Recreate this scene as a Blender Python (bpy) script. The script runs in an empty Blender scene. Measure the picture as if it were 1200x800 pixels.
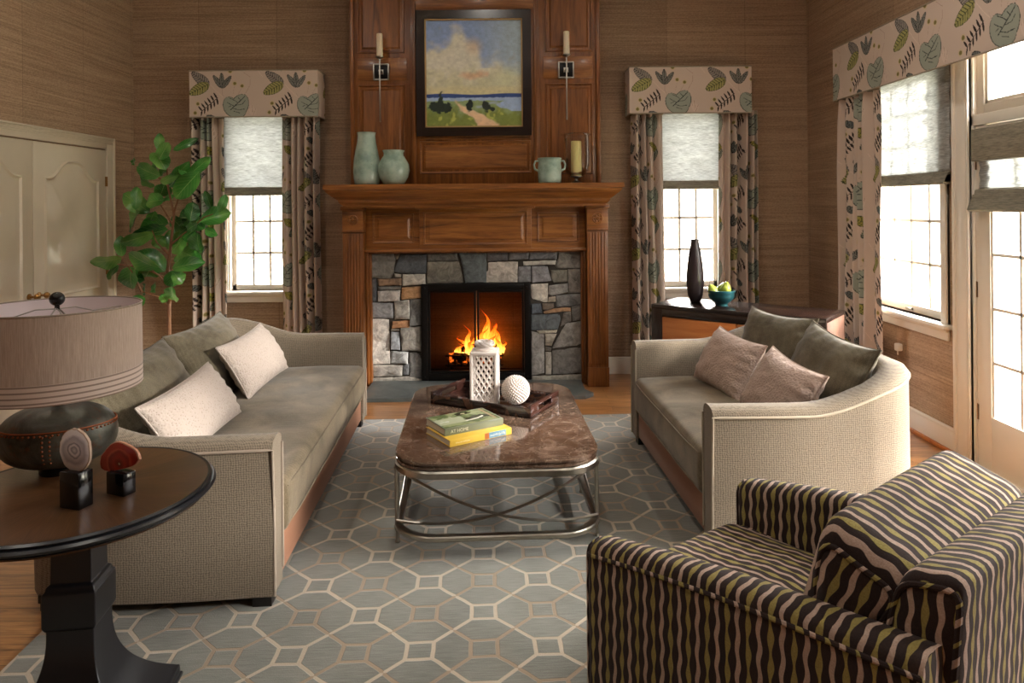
import bpy, bmesh, math, random
import numpy as np
from math import pi, sin, cos, tan, radians, sqrt, atan2, exp
from mathutils import Vector, Matrix
random.seed(7)
C = bpy.context.scene.collection
V = Vector

# ------------------------------------------------------------------ helpers
def lin(c):
    if isinstance(c, str):
        c = [int(c[i:i+2], 16) for i in (0, 2, 4)]
    return tuple(((x/255)/12.92 if x/255 <= .04045 else ((x/255+.055)/1.055)**2.4) for x in c)

def link(o, parent=None):
    C.objects.link(o)
    if parent is not None:
        o.parent = parent
    return o

def thing(name, label, cat, loc=(0, 0, 0), rz=0, group=None):
    o = bpy.data.objects.new(name, None)
    o.empty_display_size = .1
    C.objects.link(o)
    o.location = loc
    o.rotation_euler = (0, 0, rz)
    o['label'] = label
    o['category'] = cat
    if group:
        o['group'] = group
    return o

def tag(o, label, cat, group=None, kind=None):
    o['label'] = label
    o['category'] = cat
    if group:
        o['group'] = group
    if kind:
        o['kind'] = kind
    return o

def struct(o):
    o['kind'] = 'structure'
    return o

def mesh_from(name, verts, faces, uvs=None, smooth=True, angle=40, recalc=False, midx=None):
    me = bpy.data.meshes.new(name)
    me.from_pydata([tuple(v) for v in verts], [], faces)
    if midx is not None:
        me.polygons.foreach_set('material_index', midx)
    if uvs is not None:
        lay = me.uv_layers.new(name='UVMap')
        li = np.empty(len(me.loops), dtype=np.int32)
        me.loops.foreach_get('vertex_index', li)
        lay.data.foreach_set('uv', np.asarray(uvs, dtype=np.float32)[li].ravel())
    if recalc:
        bm = bmesh.new(); bm.from_mesh(me)
        bmesh.ops.recalc_face_normals(bm, faces=bm.faces)
        bm.to_mesh(me); bm.free()
    if smooth:
        me.polygons.foreach_set('use_smooth', [True]*len(me.polygons))
        me.set_sharp_from_angle(angle=radians(angle))
    me.update()
    return me

def mo(name, me, m, parent=None, loc=(0, 0, 0), rot=(0, 0, 0)):
    o = bpy.data.objects.new(name, me)
    ms = m if isinstance(m, (list, tuple)) else [m]
    for k in ms:
        me.materials.append(k)
    link(o, parent)
    o.location = loc
    o.rotation_euler = rot
    return o

class B:
    """collects shapes in one bmesh"""
    def __init__(s):
        s.bm = bmesh.new()
    def _tail(s, geom, M):
        vs = [g for g in geom if isinstance(g, bmesh.types.BMVert)]
        bmesh.ops.transform(s.bm, matrix=M, verts=vs)
        return vs
    def box(s, x0, x1, y0, y1, z0, z1, bev=0, seg=2, M=None):
        r = bmesh.ops.create_cube(s.bm, size=1)
        vs = r['verts']
        T = Matrix.Translation(((x0+x1)/2, (y0+y1)/2, (z0+z1)/2)) @ Matrix.Diagonal((abs(x1-x0), abs(y1-y0), abs(z1-z0), 1))
        bmesh.ops.transform(s.bm, matrix=T, verts=vs)
        if bev:
            es = {e for v in vs for e in v.link_edges}
            rr = bmesh.ops.bevel(s.bm, geom=list(es), offset=bev, segments=seg, affect='EDGES', profile=.5)
            vs = list({v for f in rr['faces'] for v in f.verts} | {v for v in vs if v.is_valid})
        if M is not None:
            bmesh.ops.transform(s.bm, matrix=M, verts=vs)
        return s
    def lathe(s, prof, n=32, c=(0, 0, 0), M=None, sx=1, sy=1):
        rings = []
        vs = []
        for r, z in prof:
            if r < 1e-5:
                v = s.bm.verts.new((c[0], c[1], c[2]+z)); rings.append([v]); vs.append(v)
            else:
                ring = [s.bm.verts.new((c[0]+sx*r*cos(2*pi*i/n), c[1]+sy*r*sin(2*pi*i/n), c[2]+z)) for i in range(n)]
                rings.append(ring); vs += ring
        for a, b in zip(rings, rings[1:]):
            for i in range(n):
                j = (i+1) % n
                q = [a[i % len(a)], a[j % len(a)], b[j % len(b)], b[i % len(b)]]
                u = []
                for v in q:
                    if v not in u: u.append(v)
                if len(u) >= 3:
                    try: s.bm.faces.new(u)
                    except ValueError: pass
        if M is not None:
            bmesh.ops.transform(s.bm, matrix=M, verts=vs)
        return s
    def cyl(s, x, y, z0, z1, r, n=20, r2=None):
        r2 = r if r2 is None else r2
        return s.lathe([(0, z0), (r, z0), (r2, z1), (0, z1)], n, (x, y, 0))
    def tube(s, pts, r, n=8, closed=False, flat=None):
        pts = [V(p) for p in pts]
        N = len(pts)
        rad = r if isinstance(r, (list, tuple)) else [r]*N
        rings = []
        up = None
        for i in range(N):
            if closed:
                t = pts[(i+1) % N]-pts[i-1]
            else:
                t = pts[min(i+1, N-1)]-pts[max(i-1, 0)]
            t.normalize()
            if up is None:
                up = V((0, 0, 1)) if abs(t.z) < .9 else V((1, 0, 0))
            a = t.cross(up)
            if a.length < 1e-5:
                a = t.cross(V((1, .3, 0)))
            a.normalize(); b = a.cross(t).normalized()
            up = b
            k = flat or (1, 1)
            rings.append([s.bm.verts.new(pts[i]+a*(cos(2*pi*j/n)*rad[i]*k[0])+b*(sin(2*pi*j/n)*rad[i]*k[1])) for j in range(n)])
        for i in range(N if closed else N-1):
            A, D = rings[i], rings[(i+1) % N]
            for j in range(n):
                s.bm.faces.new((A[j], A[(j+1) % n], D[(j+1) % n], D[j]))
        if not closed:
            s.bm.faces.new(rings[0][::-1]); s.bm.faces.new(rings[-1])
        return s
    def prism(s, poly, z0, z1, M=None):
        a = [s.bm.verts.new((p[0], p[1], z0)) for p in poly]
        b = [s.bm.verts.new((p[0], p[1], z1)) for p in poly]
        n = len(poly)
        s.bm.faces.new(a[::-1]); s.bm.faces.new(b)
        for i in range(n):
            s.bm.faces.new((a[i], a[(i+1) % n], b[(i+1) % n], b[i]))
        if M is not None:
            bmesh.ops.transform(s.bm, matrix=M, verts=a+b)
        return s
    def sphere(s, c, r, seg=20, sx=1, sy=1, sz=1):
        bmesh.ops.create_uvsphere(s.bm, u_segments=seg, v_segments=seg//2+2, radius=r,
                                  matrix=Matrix.Translation(c) @ Matrix.Diagonal((sx, sy, sz, 1)))
        return s
    def mesh(s, name='mesh', smooth=True, angle=35, recalc=True):
        if recalc:
            bmesh.ops.recalc_face_normals(s.bm, faces=s.bm.faces)
        me = bpy.data.meshes.new(name)
        s.bm.to_mesh(me); s.bm.free()
        if smooth:
            me.polygons.foreach_set('use_smooth', [True]*len(me.polygons))
            me.set_sharp_from_angle(angle=radians(angle))
        return me
    def build(s, name, m, parent=None, loc=(0, 0, 0), rot=(0, 0, 0), **k):
        return mo(name, s.mesh(name, **k), m, parent, loc, rot)

def grid_mesh(name, P, uv=None, closed_u=False, closed_v=False, flip=False, angle=50, smooth=True):
    """P: array (nu,nv,3)"""
    nu, nv = P.shape[:2]
    idx = np.arange(nu*nv).reshape(nu, nv)
    a = idx if closed_u else idx[:-1]
    b = np.roll(idx, -1, 0) if closed_u else idx[1:]
    if closed_v:
        a2, b2 = np.roll(a, -1, 1), np.roll(b, -1, 1)
    else:
        a, a2, b, b2 = a[:, :-1], a[:, 1:], b[:, :-1], b[:, 1:]
    F = np.stack([a, b, b2, a2], -1).reshape(-1, 4)
    if flip:
        F = F[:, ::-1]
    F = np.ascontiguousarray(F)
    me = bpy.data.meshes.new(name)
    me.vertices.add(nu*nv)
    me.vertices.foreach_set('co', P.astype(np.float32).ravel())
    me.loops.add(F.size)
    me.loops.foreach_set('vertex_index', F.astype(np.int32).ravel())
    me.polygons.add(len(F))
    me.polygons.foreach_set('loop_start', np.arange(0, F.size, 4, dtype=np.int32))
    if uv is not None:
        lay = me.uv_layers.new(name='UVMap')
        lay.data.foreach_set('uv', uv.reshape(-1, 2).astype(np.float32)[F.ravel()].ravel())
    if smooth:
        me.polygons.foreach_set('use_smooth', [True]*len(F))
    me.update(calc_edges=True)
    me.validate()
    if smooth:
        me.set_sharp_from_angle(angle=radians(angle))
    return me

def set_cols(me, cols):
    a = me.color_attributes.new('Col', 'FLOAT_COLOR', 'POINT')
    c = np.ones((len(me.vertices), 4), dtype=np.float32)
    c[:, :3] = cols
    a.data.foreach_set('color', c.ravel())

def vnoise(x, y, seed=0):
    """2D value noise (numpy)"""
    xi = np.floor(x).astype(np.int64); yi = np.floor(y).astype(np.int64)
    xf = x-xi; yf = y-yi
    def h(a, b):
        n = (a*374761393 + b*668265263 + seed*1442695) & 0x7fffffff
        n = ((n ^ (n >> 13))*1274126177) & 0x7fffffff
        return ((n ^ (n >> 16)) & 0xffff)/65535.
    u = xf*xf*(3-2*xf); v = yf*yf*(3-2*yf)
    return (h(xi, yi)*(1-u)+h(xi+1, yi)*u)*(1-v)+(h(xi, yi+1)*(1-u)+h(xi+1, yi+1)*u)*v

def fbm(x, y, seed=0, o=4):
    t = 0; a = .5
    for k in range(o):
        t = t+a*vnoise(x*2**k, y*2**k, seed+k*17); a *= .5
    return t

def sstep(a, b, x):
    t = np.clip((x-a)/(b-a), 0, 1)
    return t*t*(3-2*t)

# ------------------------------------------------------------------ materials
class NT:
    def __init__(s, name):
        s.m = bpy.data.materials.new(name); s.m.use_nodes = True
        s.n = s.m.node_tree.nodes; s.l = s.m.node_tree.links
        s.p = s.n['Principled BSDF']; s.out = s.n['Material Output']
    def node(s, t, **k):
        n = s.n.new(t)
        for a, b in k.items():
            setattr(n, a, b)
        return n
    def set(s, inp, v):
        if hasattr(v, 'is_linked') or isinstance(v, bpy.types.NodeSocket):
            s.l.new(v, inp)
        else:
            if isinstance(v, tuple) and len(v) == 3 and inp.type == 'RGBA':
                v = v+(1,)
            inp.default_value = v
    def math(s, op, a, b=0., c=None, clamp=False):
        n = s.node('ShaderNodeMath', operation=op, use_clamp=clamp)
        s.set(n.inputs[0], a); s.set(n.inputs[1], b)
        if c is not None: s.set(n.inputs[2], c)
        return n.outputs[0]
    def mix(s, f, a, b, mode='MIX'):
        n = s.node('ShaderNodeMix', data_type='RGBA', blend_type=mode)
        s.set(n.inputs[0], f); s.set(n.inputs[6], a); s.set(n.inputs[7], b)
        return n.outputs[2]
    def ramp(s, f, stops, interp='LINEAR'):
        n = s.node('ShaderNodeValToRGB')
        cr = n.color_ramp; cr.interpolation = interp
        while len(cr.elements) < len(stops): cr.elements.new(.5)
        for e, (p, c) in zip(cr.elements, stops):
            e.position = p
            e.color = (c, c, c, 1) if isinstance(c, (int, float)) else tuple(c)+(1,)
        s.set(n.inputs[0], f)
        return n.outputs[0]
    def co(s, kind='Object', scale=(1, 1, 1), rot=(0, 0, 0), loc=(0, 0, 0)):
        tc = s.node('ShaderNodeTexCoord')
        mp = s.node('ShaderNodeMapping')
        mp.inputs['Scale'].default_value = scale
        mp.inputs['Rotation'].default_value = rot
        mp.inputs['Location'].default_value = loc
        s.l.new(tc.outputs[kind], mp.inputs[0])
        return mp.outputs[0]
    def noise(s, vec, scale=5, detail=3, rough=.5, dist=0, out=0):
        n = s.node('ShaderNodeTexNoise')
        s.set(n.inputs['Vector'], vec)
        n.inputs['Scale'].default_value = scale; n.inputs['Detail'].default_value = detail
        n.inputs['Roughness'].default_value = rough; n.inputs['Distortion'].default_value = dist
        return n.outputs[out]
    def vor(s, vec, scale=5, feature='F1', out=0, rnd=1):
        n = s.node('ShaderNodeTexVoronoi', feature=feature)
        s.set(n.inputs['Vector'], vec); n.inputs['Scale'].default_value = scale
        n.inputs['Randomness'].default_value = rnd
        return n.outputs[out]
    def sep(s, vec):
        n = s.node('ShaderNodeSeparateXYZ'); s.l.new(vec, n.inputs[0]); return n.outputs
    def comb(s, x, y, z):
        n = s.node('ShaderNodeCombineXYZ')
        for i, v in enumerate((x, y, z)): s.set(n.inputs[i], v)
        return n.outputs[0]
    def bump(s, h, strength=.3, dist=.01, normal=None):
        n = s.node('ShaderNodeBump')
        n.inputs['Strength'].default_value = strength; n.inputs['Distance'].default_value = dist
        s.l.new(h, n.inputs['Height'])
        if normal is not None: s.l.new(normal, n.inputs['Normal'])
        s.l.new(n.outputs[0], s.p.inputs['Normal'])
        return n.outputs[0]
    def pr(s, **k):
        for a, v in k.items():
            nm = {'col': 'Base Color', 'rough': 'Roughness', 'metal': 'Metallic', 'spec': 'Specular IOR Level',
                  'coat': 'Coat Weight', 'coatr': 'Coat Roughness', 'sheen': 'Sheen Weight', 'trans': 'Transmission Weight',
                  'emc': 'Emission Color', 'ems': 'Emission Strength', 'alpha': 'Alpha', 'ior': 'IOR', 'sss': 'Subsurface Weight'}[a]
            s.set(s.p.inputs[nm], v)
        return s

def plain(name, col, rough=.5, metal=0, var=.12, vs=8, bump=0, **k):
    n = NT(name)
    c = lin(col)
    v = n.noise(n.co(), vs, 3)
    a = tuple(x*(1-var) for x in c); b = tuple(min(1, x*(1+var)) for x in c)
    n.pr(col=n.mix(v, a, b), rough=rough, metal=metal, **k)
    if bump:
        n.bump(n.noise(n.co(), vs*6, 4), bump, .004)
    return n.m

def wood(name, dark, mid, light, axis='X', rough=.32, scale=1., coat=.3, bump=.05, spec=.5):
    n = NT(name)
    sc = {'X': (1.2, 14, 14), 'Y': (14, 1.2, 14), 'Z': (14, 14, 1.2)}[axis]
    v = n.co('Object', tuple(a*scale for a in sc))
    f = n.noise(v, 1.6, 6, .6, 1.2)
    g = n.noise(n.co('Object', tuple(a*scale*6 for a in sc)), 2, 3, .6)
    f2 = n.math('ADD', n.math('MULTIPLY', f, .8), n.math('MULTIPLY', g, .25))
    col = n.ramp(f2, [(.3, lin(dark)), (.5, lin(mid)), (.72, lin(light))])
    n.pr(col=col, rough=rough, coat=coat, coatr=.15, spec=spec)
    n.bump(g, bump, .002)
    return n.m

def grasscloth(name, axis):
    n = NT(name)
    sc = (1.6, 1, 190) if axis == 'X' else (1, 1.6, 190)
    a = n.noise(n.co('Object', sc), 1, 4, .65)
    sc2 = (.8, 1, 22) if axis == 'X' else (1, .8, 22)
    b = n.noise(n.co('Object', sc2), 1, 4, .6, .4)
    sc3 = (60, 1, 160) if axis == 'X' else (1, 60, 160)
    e = n.noise(n.co('Object', sc3), 1, 2, .5)
    f = n.math('ADD', n.math('MULTIPLY', a, .5), n.math('ADD', n.math('MULTIPLY', b, .25), n.math('MULTIPLY', e, .3)))
    col = n.ramp(f, [(.38, lin('7c6650')), (.52, lin('9b8168')), (.68, lin('b89e83'))])
    # drops of wallpaper: each strip its own tone, thin seam between
    xyz = n.sep(n.co('Object'))
    u = n.math('DIVIDE', xyz[0] if axis == 'X' else xyz[1], .69)
    cell = n.math('FLOOR', u)
    wn = n.node('ShaderNodeTexWhiteNoise', noise_dimensions='1D'); n.l.new(cell, wn.inputs['W'])
    tone = n.math('ADD', .86, n.math('MULTIPLY', wn.outputs['Value'], .22))
    fr = n.math('FRACT', u)
    seam = n.math('LESS_THAN', fr, .008)
    tone = n.math('SUBTRACT', tone, n.math('MULTIPLY', seam, .25))
    hsv = n.node('ShaderNodeHueSaturation'); n.l.new(col, hsv.inputs['Color']); n.l.new(tone, hsv.inputs['Value'])
    n.pr(col=hsv.outputs[0], rough=.72, spec=.3)
    n.bump(n.math('ADD', a, e), .35, .004)
    return n.m

def weave(name, c1, c2, scale=260, bump=.5, rough=.95, sheen=.25, blotch=.2, kind='Object', horiz=False):
    """basket weave upholstery"""
    n = NT(name)
    v = n.co(kind)
    xyz = n.sep(v)
    wb = n.math('MULTIPLY', n.noise(v, 60, 2), .012)
    sx = n.math('ABSOLUTE', n.math('SINE', n.math('MULTIPLY', n.math('ADD', wb, n.math('ADD', xyz[0], xyz[1])), scale)))
    sz = n.math('ABSOLUTE', n.math('SINE', n.math('MULTIPLY', n.math('ADD', wb, xyz[2]), scale*1.15)))
    w = n.math('MULTIPLY', n.math('ADD', sx, sz), .5)
    gr = n.noise(v, scale*.5, 3, .7)
    h = n.math('ADD', n.math('MULTIPLY', w, .55), n.math('MULTIPLY', gr, .45))
    bl = n.noise(v, 3.5, 4)
    col = n.ramp(h, [(.1, lin(c1)), (.9, lin(c2))])
    col = n.mix(n.math('MULTIPLY', bl, blotch), col, lin(c1))
    n.pr(col=col, rough=rough, sheen=sheen, spec=.2)
    n.bump(h, bump, .0025)
    return n.m

M = {}
M['white'] = plain('painted_trim', 'e9e2d6', .35, var=.03)
M['cream'] = plain('cream_door_paint', 'd9cfb9', .3, var=.04, coat=.15)
M['ceil'] = plain('ceiling_paint', 'e6e0d4', .8, var=.03)
M['wallX'] = grasscloth('grasscloth_back', 'X')
M['wallY'] = grasscloth('grasscloth_side', 'Y')
M['mahog'] = wood('mahogany_horizontal', '4d2a12', '855226', 'a87038', 'X', .36, .8, .12)
M['mahogZ'] = wood('mahogany_vertical', '472410', '784820', '965e30', 'Z', .34, .8, .15)
M['mahogd'] = wood('mahogany_dark', '30160b', '57280f', '723b1a', 'Z', .25, .8)
M['tabletop'] = wood('espresso_top', '1f130c', '3d271a', '553a28', 'Y', .3, .6, .5)
M['espresso'] = wood('espresso_wood', '0e0807', '1c110e', '2a1a15', 'X', .25, .8, .4)
M['blackwood'] = plain('charcoal_lacquer', '17181c', .32, var=.1, spec=.5)
M['cherry'] = wood('cherry_panel', '8a4a20', 'ad6632', 'c07c45', 'X', .35, .7, .2)
M['cabside'] = wood('cabinet_side', '4b3329', '6a4b3d', '7b5b4a', 'Z', .4, .7, .2)
M['black'] = plain('black_gloss', '0b0b0d', .12, var=.1)
M['iron'] = plain('black_iron', '14110f', .38, metal=.6, var=.1)
M['brass'] = plain('aged_brass', '9a7444', .35, metal=1, var=.1)
M['nickel'] = plain('aged_nickel', '9b968c', .3, metal=1, var=.2, vs=30)
M['steel'] = plain('brushed_steel', 'a8a49c', .35, metal=1, var=.1)
M['candle'] = plain('ivory_wax', 'efe3c8', .5, var=.03, sss=.1)
M['ceramicw'] = plain('white_bisque', 'e6ddd6', .6, var=.04)
M['darkvase'] = plain('dark_bronze_ceramic', '33292a', .28, var=.15)
M['paper'] = plain('book_pages', 'd9cdbd', .8, var=.08, vs=60)
M['foot'] = plain('dark_feet', '0d0a09', .4)

def celadon():
    n = NT('celadon_glaze')
    f = n.noise(n.co(), 6, 4, .6)
    g = n.noise(n.co(), 60, 2, .6)
    col = n.ramp(f, [(.35, lin('7f988c')), (.5, lin('9fb5a8')), (.7, lin('b9c9bd'))])
    n.pr(col=n.mix(n.ramp(g, [(.68, 0.), (.78, 1.)]), col, lin('6c6a55')), rough=.18, coat=.3)
    n.bump(g, .08, .002)
    return n.m
M['celadon'] = celadon()

def teal():
    n = NT('teal_glaze')
    xyz = n.sep(n.co())
    f = n.noise(n.co(scale=(1, 1, 6)), 8, 3)
    n.pr(col=n.ramp(f, [(.35, lin('0d2a2e')), (.6, lin('1c4c52')), (.8, lin('2a6467'))]), rough=.3)
    return n.m
M['teal'] = teal()

def pane_mat(name, tint=(1, 1, 1), refl=.08):
    n = NT(name)
    tr = n.node('ShaderNodeBsdfTransparent'); tr.inputs[0].default_value = tint+(1,)
    gl = n.node('ShaderNodeBsdfGlossy'); gl.inputs['Roughness'].default_value = .02
    mx = n.node('ShaderNodeMixShader')
    lw = n.node('ShaderNodeLayerWeight'); lw.inputs[0].default_value = .3
    n.l.new(n.math('MULTIPLY', lw.outputs['Fresnel'], refl*6, clamp=True), mx.inputs[0])
    n.l.new(tr.outputs[0], mx.inputs[1]); n.l.new(gl.outputs[0], mx.inputs[2])
    n.l.new(mx.outputs[0], n.out.inputs[0])
    return n.m
M['pane'] = pane_mat('window_glass', refl=.05)
M['fireglass'] = pane_mat('smoked_fire_glass', (.62, .50, .42), .05)
M['clear'] = pane_mat('clear_glass', (.97, .98, .98), .13)

def floor_mat():
    n = NT('oak_strip_floor')
    v = n.co('Object')
    br = n.node('ShaderNodeTexBrick')
    n.l.new(v, br.inputs['Vector'])
    for k, x in (('Scale', 1.), ('Mortar Size', .0012), ('Brick Width', 1.15), ('Row Height', .083), ('Mortar Smooth', .1), ('Bias', 0.)):
        br.inputs[k].default_value = x
    br.offset = .37
    br.inputs['Color1'].default_value = (0, 0, 0, 1); br.inputs['Color2'].default_value = (1, 1, 1, 1)
    br.inputs['Mortar'].default_value = (.5, .5, .5, 1)
    tone = n.node('ShaderNodeSeparateColor'); n.l.new(br.outputs['Color'], tone.inputs[0])
    g = n.noise(n.co('Object', (2, 26, 1)), 2, 6, .6, .8)
    g2 = n.math('ADD', g, n.math('MULTIPLY', n.math('SUBTRACT', tone.outputs[0], .5), .16))
    col = n.ramp(g2, [(.3, lin('6b4426')), (.5, lin('9a6a3d')), (.7, lin('b98552'))])
    col = n.mix(br.outputs['Fac'], col, lin('2b180c'))
    n.pr(col=col, rough=.28, coat=.25, coatr=.12)
    n.bump(g, .05, .002)
    return n.m
M['floor'] = floor_mat()

def rug_mat():
    n = NT('octagon_trellis_rug')
    s = .2155
    xyz = n.sep(n.co('Object'))
    wob = n.noise(n.co('Object'), 9, 2)
    wv = n.math('MULTIPLY', n.math('SUBTRACT', wob, .5), .05)
    px_ = n.math('ADD', n.math('DIVIDE', xyz[0], s), wv)
    py_ = n.math('ADD', n.math('DIVIDE', xyz[1], s), wv)
    ix = n.math('ROUND', px_); iy = n.math('ROUND', py_)
    qx = n.math('ABSOLUTE', n.math('SUBTRACT', px_, ix)); qy = n.math('ABSOLUTE', n.math('SUBTRACT', py_, iy))
    mxx = n.math('MAXIMUM', qx, qy)
    a, w = .205, .04
    sq = n.math('SUBTRACT', w, n.math('ABSOLUTE', n.math('SUBTRACT', mxx, a)))
    dg = n.math('SUBTRACT', w*1.35, n.math('ABSOLUTE', n.math('SUBTRACT', qx, qy)))
    dg = n.math('MINIMUM', dg, n.math('SUBTRACT', mxx, a-w))
    d = n.math('MAXIMUM', sq, dg)
    line = n.math('MULTIPLY', d, 90, clamp=True)
    par = n.math('ABSOLUTE', n.math('MODULO', n.math('ADD', n.math('ADD', ix, iy), 100), 2))
    par = n.math('GREATER_THAN', n.math('ABSOLUTE', n.math('SUBTRACT', par, 1)), .5)
    fib = n.noise(n.co('Object', (60, 60, 60)), 4, 3, .7)
    str_ = n.noise(n.co('Object', (4, 60, 1)), 3, 4, .6)
    bl = n.noise(n.co('Object'), 2.2, 3)
    lc = n.mix(par, lin('a08d78'), lin('c6b8a4'))
    lc = n.mix(n.math('MULTIPLY', fib, .5), lc, lin('8a7762'))
    gc = n.ramp(n.math('ADD', n.math('MULTIPLY', str_, .55), n.math('MULTIPLY', bl, .5)), [(.35, lin('6a6b64')), (.7, lin('96978f'))])
    gc = n.mix(n.math('MULTIPLY', fib, .35), gc, lin('5a5a54'))
    n.pr(col=n.mix(line, gc, lc), rough=.95, sheen=.3, spec=.1)
    h = n.math('ADD', n.math('MULTIPLY', line, -.5), n.math('MULTIPLY', fib, .5))
    n.bump(h, .6, .006)
    return n.m
M['rug'] = rug_mat()

M['sofa'] = weave('taupe_basket_weave', '3a3025', '8f8372', 330, .5, sheen=.1)
M['rail'] = weave('rose_taupe_chenille', '6a442e', 'a0745a', 500, .4, sheen=.15)
M['sofalight'] = weave('pale_basket_weave', '7f776a', 'c2bbad', 330, .6)
M['piping'] = plain('taupe_piping', '8b7e70', .9, var=.15, vs=60)
M['pipinglight'] = plain('pale_piping', '9d9280', .9, var=.15, vs=60)
def velvet(name, c1, c2, line=420):
    n = NT(name)
    v = n.co('Object')
    xyz = n.sep(v)
    st = n.math('SINE', n.math('MULTIPLY', xyz[1], line))
    fl = n.noise(v, 5, 4, .6, .5)
    fi = n.noise(v, 220, 2, .6)
    h = n.math('ADD', n.math('MULTIPLY', fl, .9), n.math('ADD', n.math('MULTIPLY', st, .03), n.math('MULTIPLY', n.math('SUBTRACT', fi, .5), .5)))
    n.pr(col=n.ramp(h, [(.25, lin(c1)), (.75, lin(c2))]), rough=.8, sheen=.2, spec=.2)
    n.bump(n.math('ADD', n.math('MULTIPLY', st, .08), fi), .35, .002)
    return n.m
M['seatvel'] = velvet('olive_taupe_velvet', '4f4431', '8b7d66', 300)
M['olive'] = velvet('olive_ribbed_cushion', '443d2d', '7b725e', 520)
def pebble(name, c1, c2, sc=55):
    n = NT(name)
    v = n.co('Object')
    d = n.vor(v, sc, 'F1')
    n.pr(col=n.ramp(d, [(.0, lin(c2)), (.32, lin(c1))]), rough=.95, sheen=.15, spec=.1)
    n.bump(d, .5, .005)
    return n.m
M['pebble'] = pebble('cream_pebbled_velvet', 'b5a99f', '7b6f65', 95)
M['boucle'] = pebble('blush_boucle', 'ab968a', '7b675b', 90)

def stripe_mat():
    n = NT('wavy_stripe_upholstery')
    tc = n.node('ShaderNodeUVMap'); tc.uv_map = 'UVMap'
    xyz = n.sep(tc.outputs[0])
    wob = n.noise(tc.outputs[0], 14, 2)
    u = n.math('ADD', n.math('DIVIDE', xyz[0], .056), n.math('MULTIPLY', n.math('SUBTRACT', wob, .5), .12))
    ph = n.math('MULTIPLY', xyz[1], 2*pi/.066)
    cell = n.math('FLOOR', u)
    s1 = n.math('SINE', n.math('ADD', ph, n.math('MULTIPLY', cell, .6)))
    s2 = n.math('COSINE', n.math('ADD', ph, .5))
    u1 = n.math('ADD', u, n.math('MULTIPLY', s2, .015))
    d1 = n.math('ABSOLUTE', n.math('SUBTRACT', n.math('FRACT', u1), .5))
    d2 = n.math('ABSOLUTE', n.math('SUBTRACT', n.math('FRACT', n.math('ADD', n.math('ADD', u, .5), n.math('MULTIPLY', s1, .045))), .5))
    e1 = n.math('SUBTRACT', n.math('ADD', .105, n.math('MULTIPLY', s1, .045)), d1)
    e2 = n.math('SUBTRACT', .108, d2)
    m1 = n.math('MULTIPLY', e1, 60, clamp=True); m2 = n.math('MULTIPLY', e2, 60, clamp=True)
    fi = n.noise(n.co('Object'), 260, 2)
    dark = n.mix(fi, lin('180c0c'), lin('34241f'))
    ol = n.mix(fi, lin('74642f'), lin('a0955a'))
    tp = n.mix(fi, lin('8d7263'), lin('c0ab9d'))
    col = n.mix(m1, dark, ol); col = n.mix(m2, col, tp)
    n.pr(col=col, rough=.8, sheen=.08, spec=.25)
    n.bump(n.math('ADD', n.math('ADD', m1, m2), n.math('MULTIPLY', fi, .4)), .4, .003)
    return n.m
M['stripe'] = stripe_mat()

def vcol_mat(name, rough=.8, trans=0., bumpn=0, sheen=0):
    n = NT(name)
    a = n.node('ShaderNodeVertexColor'); a.layer_name = 'Col'
    n.pr(col=a.outputs[0], rough=rough, sheen=sheen, spec=.3)
    if name == 'fieldstone':
        f = n.noise(n.co('Object'), 14, 7, .7, 1.2); g = n.noise(n.co('Object'), 5, 3, .6, .5)
        t_ = n.math('ADD', n.math('MULTIPLY', f, .75), n.math('MULTIPLY', g, .35))
        k_ = n.ramp(t_, [(.36, .42), (.52, .95), (.66, 1.5)])
        m_ = n.mix(1., a.outputs[0], k_, 'MULTIPLY')
        n.pr(col=m_)
    if bumpn:
        n.bump(n.noise(n.co(), bumpn, 4, .6), .5, .01)
    if trans:
        t = n.node('ShaderNodeBsdfTranslucent'); n.l.new(a.outputs[0], t.inputs[0])
        mx = n.node('ShaderNodeMixShader'); mx.inputs[0].default_value = trans
        n.l.new(n.p.outputs[0], mx.inputs[1]); n.l.new(t.outputs[0], mx.inputs[2])
        n.l.new(mx.outputs[0], n.out.inputs[0])
    return n.m
M['print'] = vcol_mat('leaf_print_linen', .8)
M['printc'] = vcol_mat('leaf_print_curtain', .75, .06)
M['stone'] = vcol_mat('fieldstone', .8, 0, 32)
M['canvas'] = vcol_mat('oil_on_canvas', .6, 0, 150)

def shade_mat(name, c, trans):
    n = NT(name)
    a = n.noise(n.co('Object', (18, 18, 190)), 1, 4, .7)
    b = n.noise(n.co('Object', (5, 5, 30)), 1, 3, .6)
    f = n.math('ADD', n.math('MULTIPLY', a, .7), n.math('MULTIPLY', b, .3))
    c = lin(c)
    col = n.ramp(f, [(.35, tuple(x*.45 for x in c)), (.6, c)])
    n.pr(col=col, rough=.9)
    t = n.node('ShaderNodeBsdfTranslucent'); n.l.new(col, t.inputs[0])
    mx = n.node('ShaderNodeMixShader'); mx.inputs[0].default_value = trans
    n.l.new(n.p.outputs[0], mx.inputs[1]); n.l.new(t.outputs[0], mx.inputs[2])
    n.l.new(mx.outputs[0], n.out.inputs[0])
    n.bump(f, .3, .003)
    return n.m
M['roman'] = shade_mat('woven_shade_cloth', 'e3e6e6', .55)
M['romanfold'] = shade_mat('woven_shade_folds', '9a9484', .08)

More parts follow.
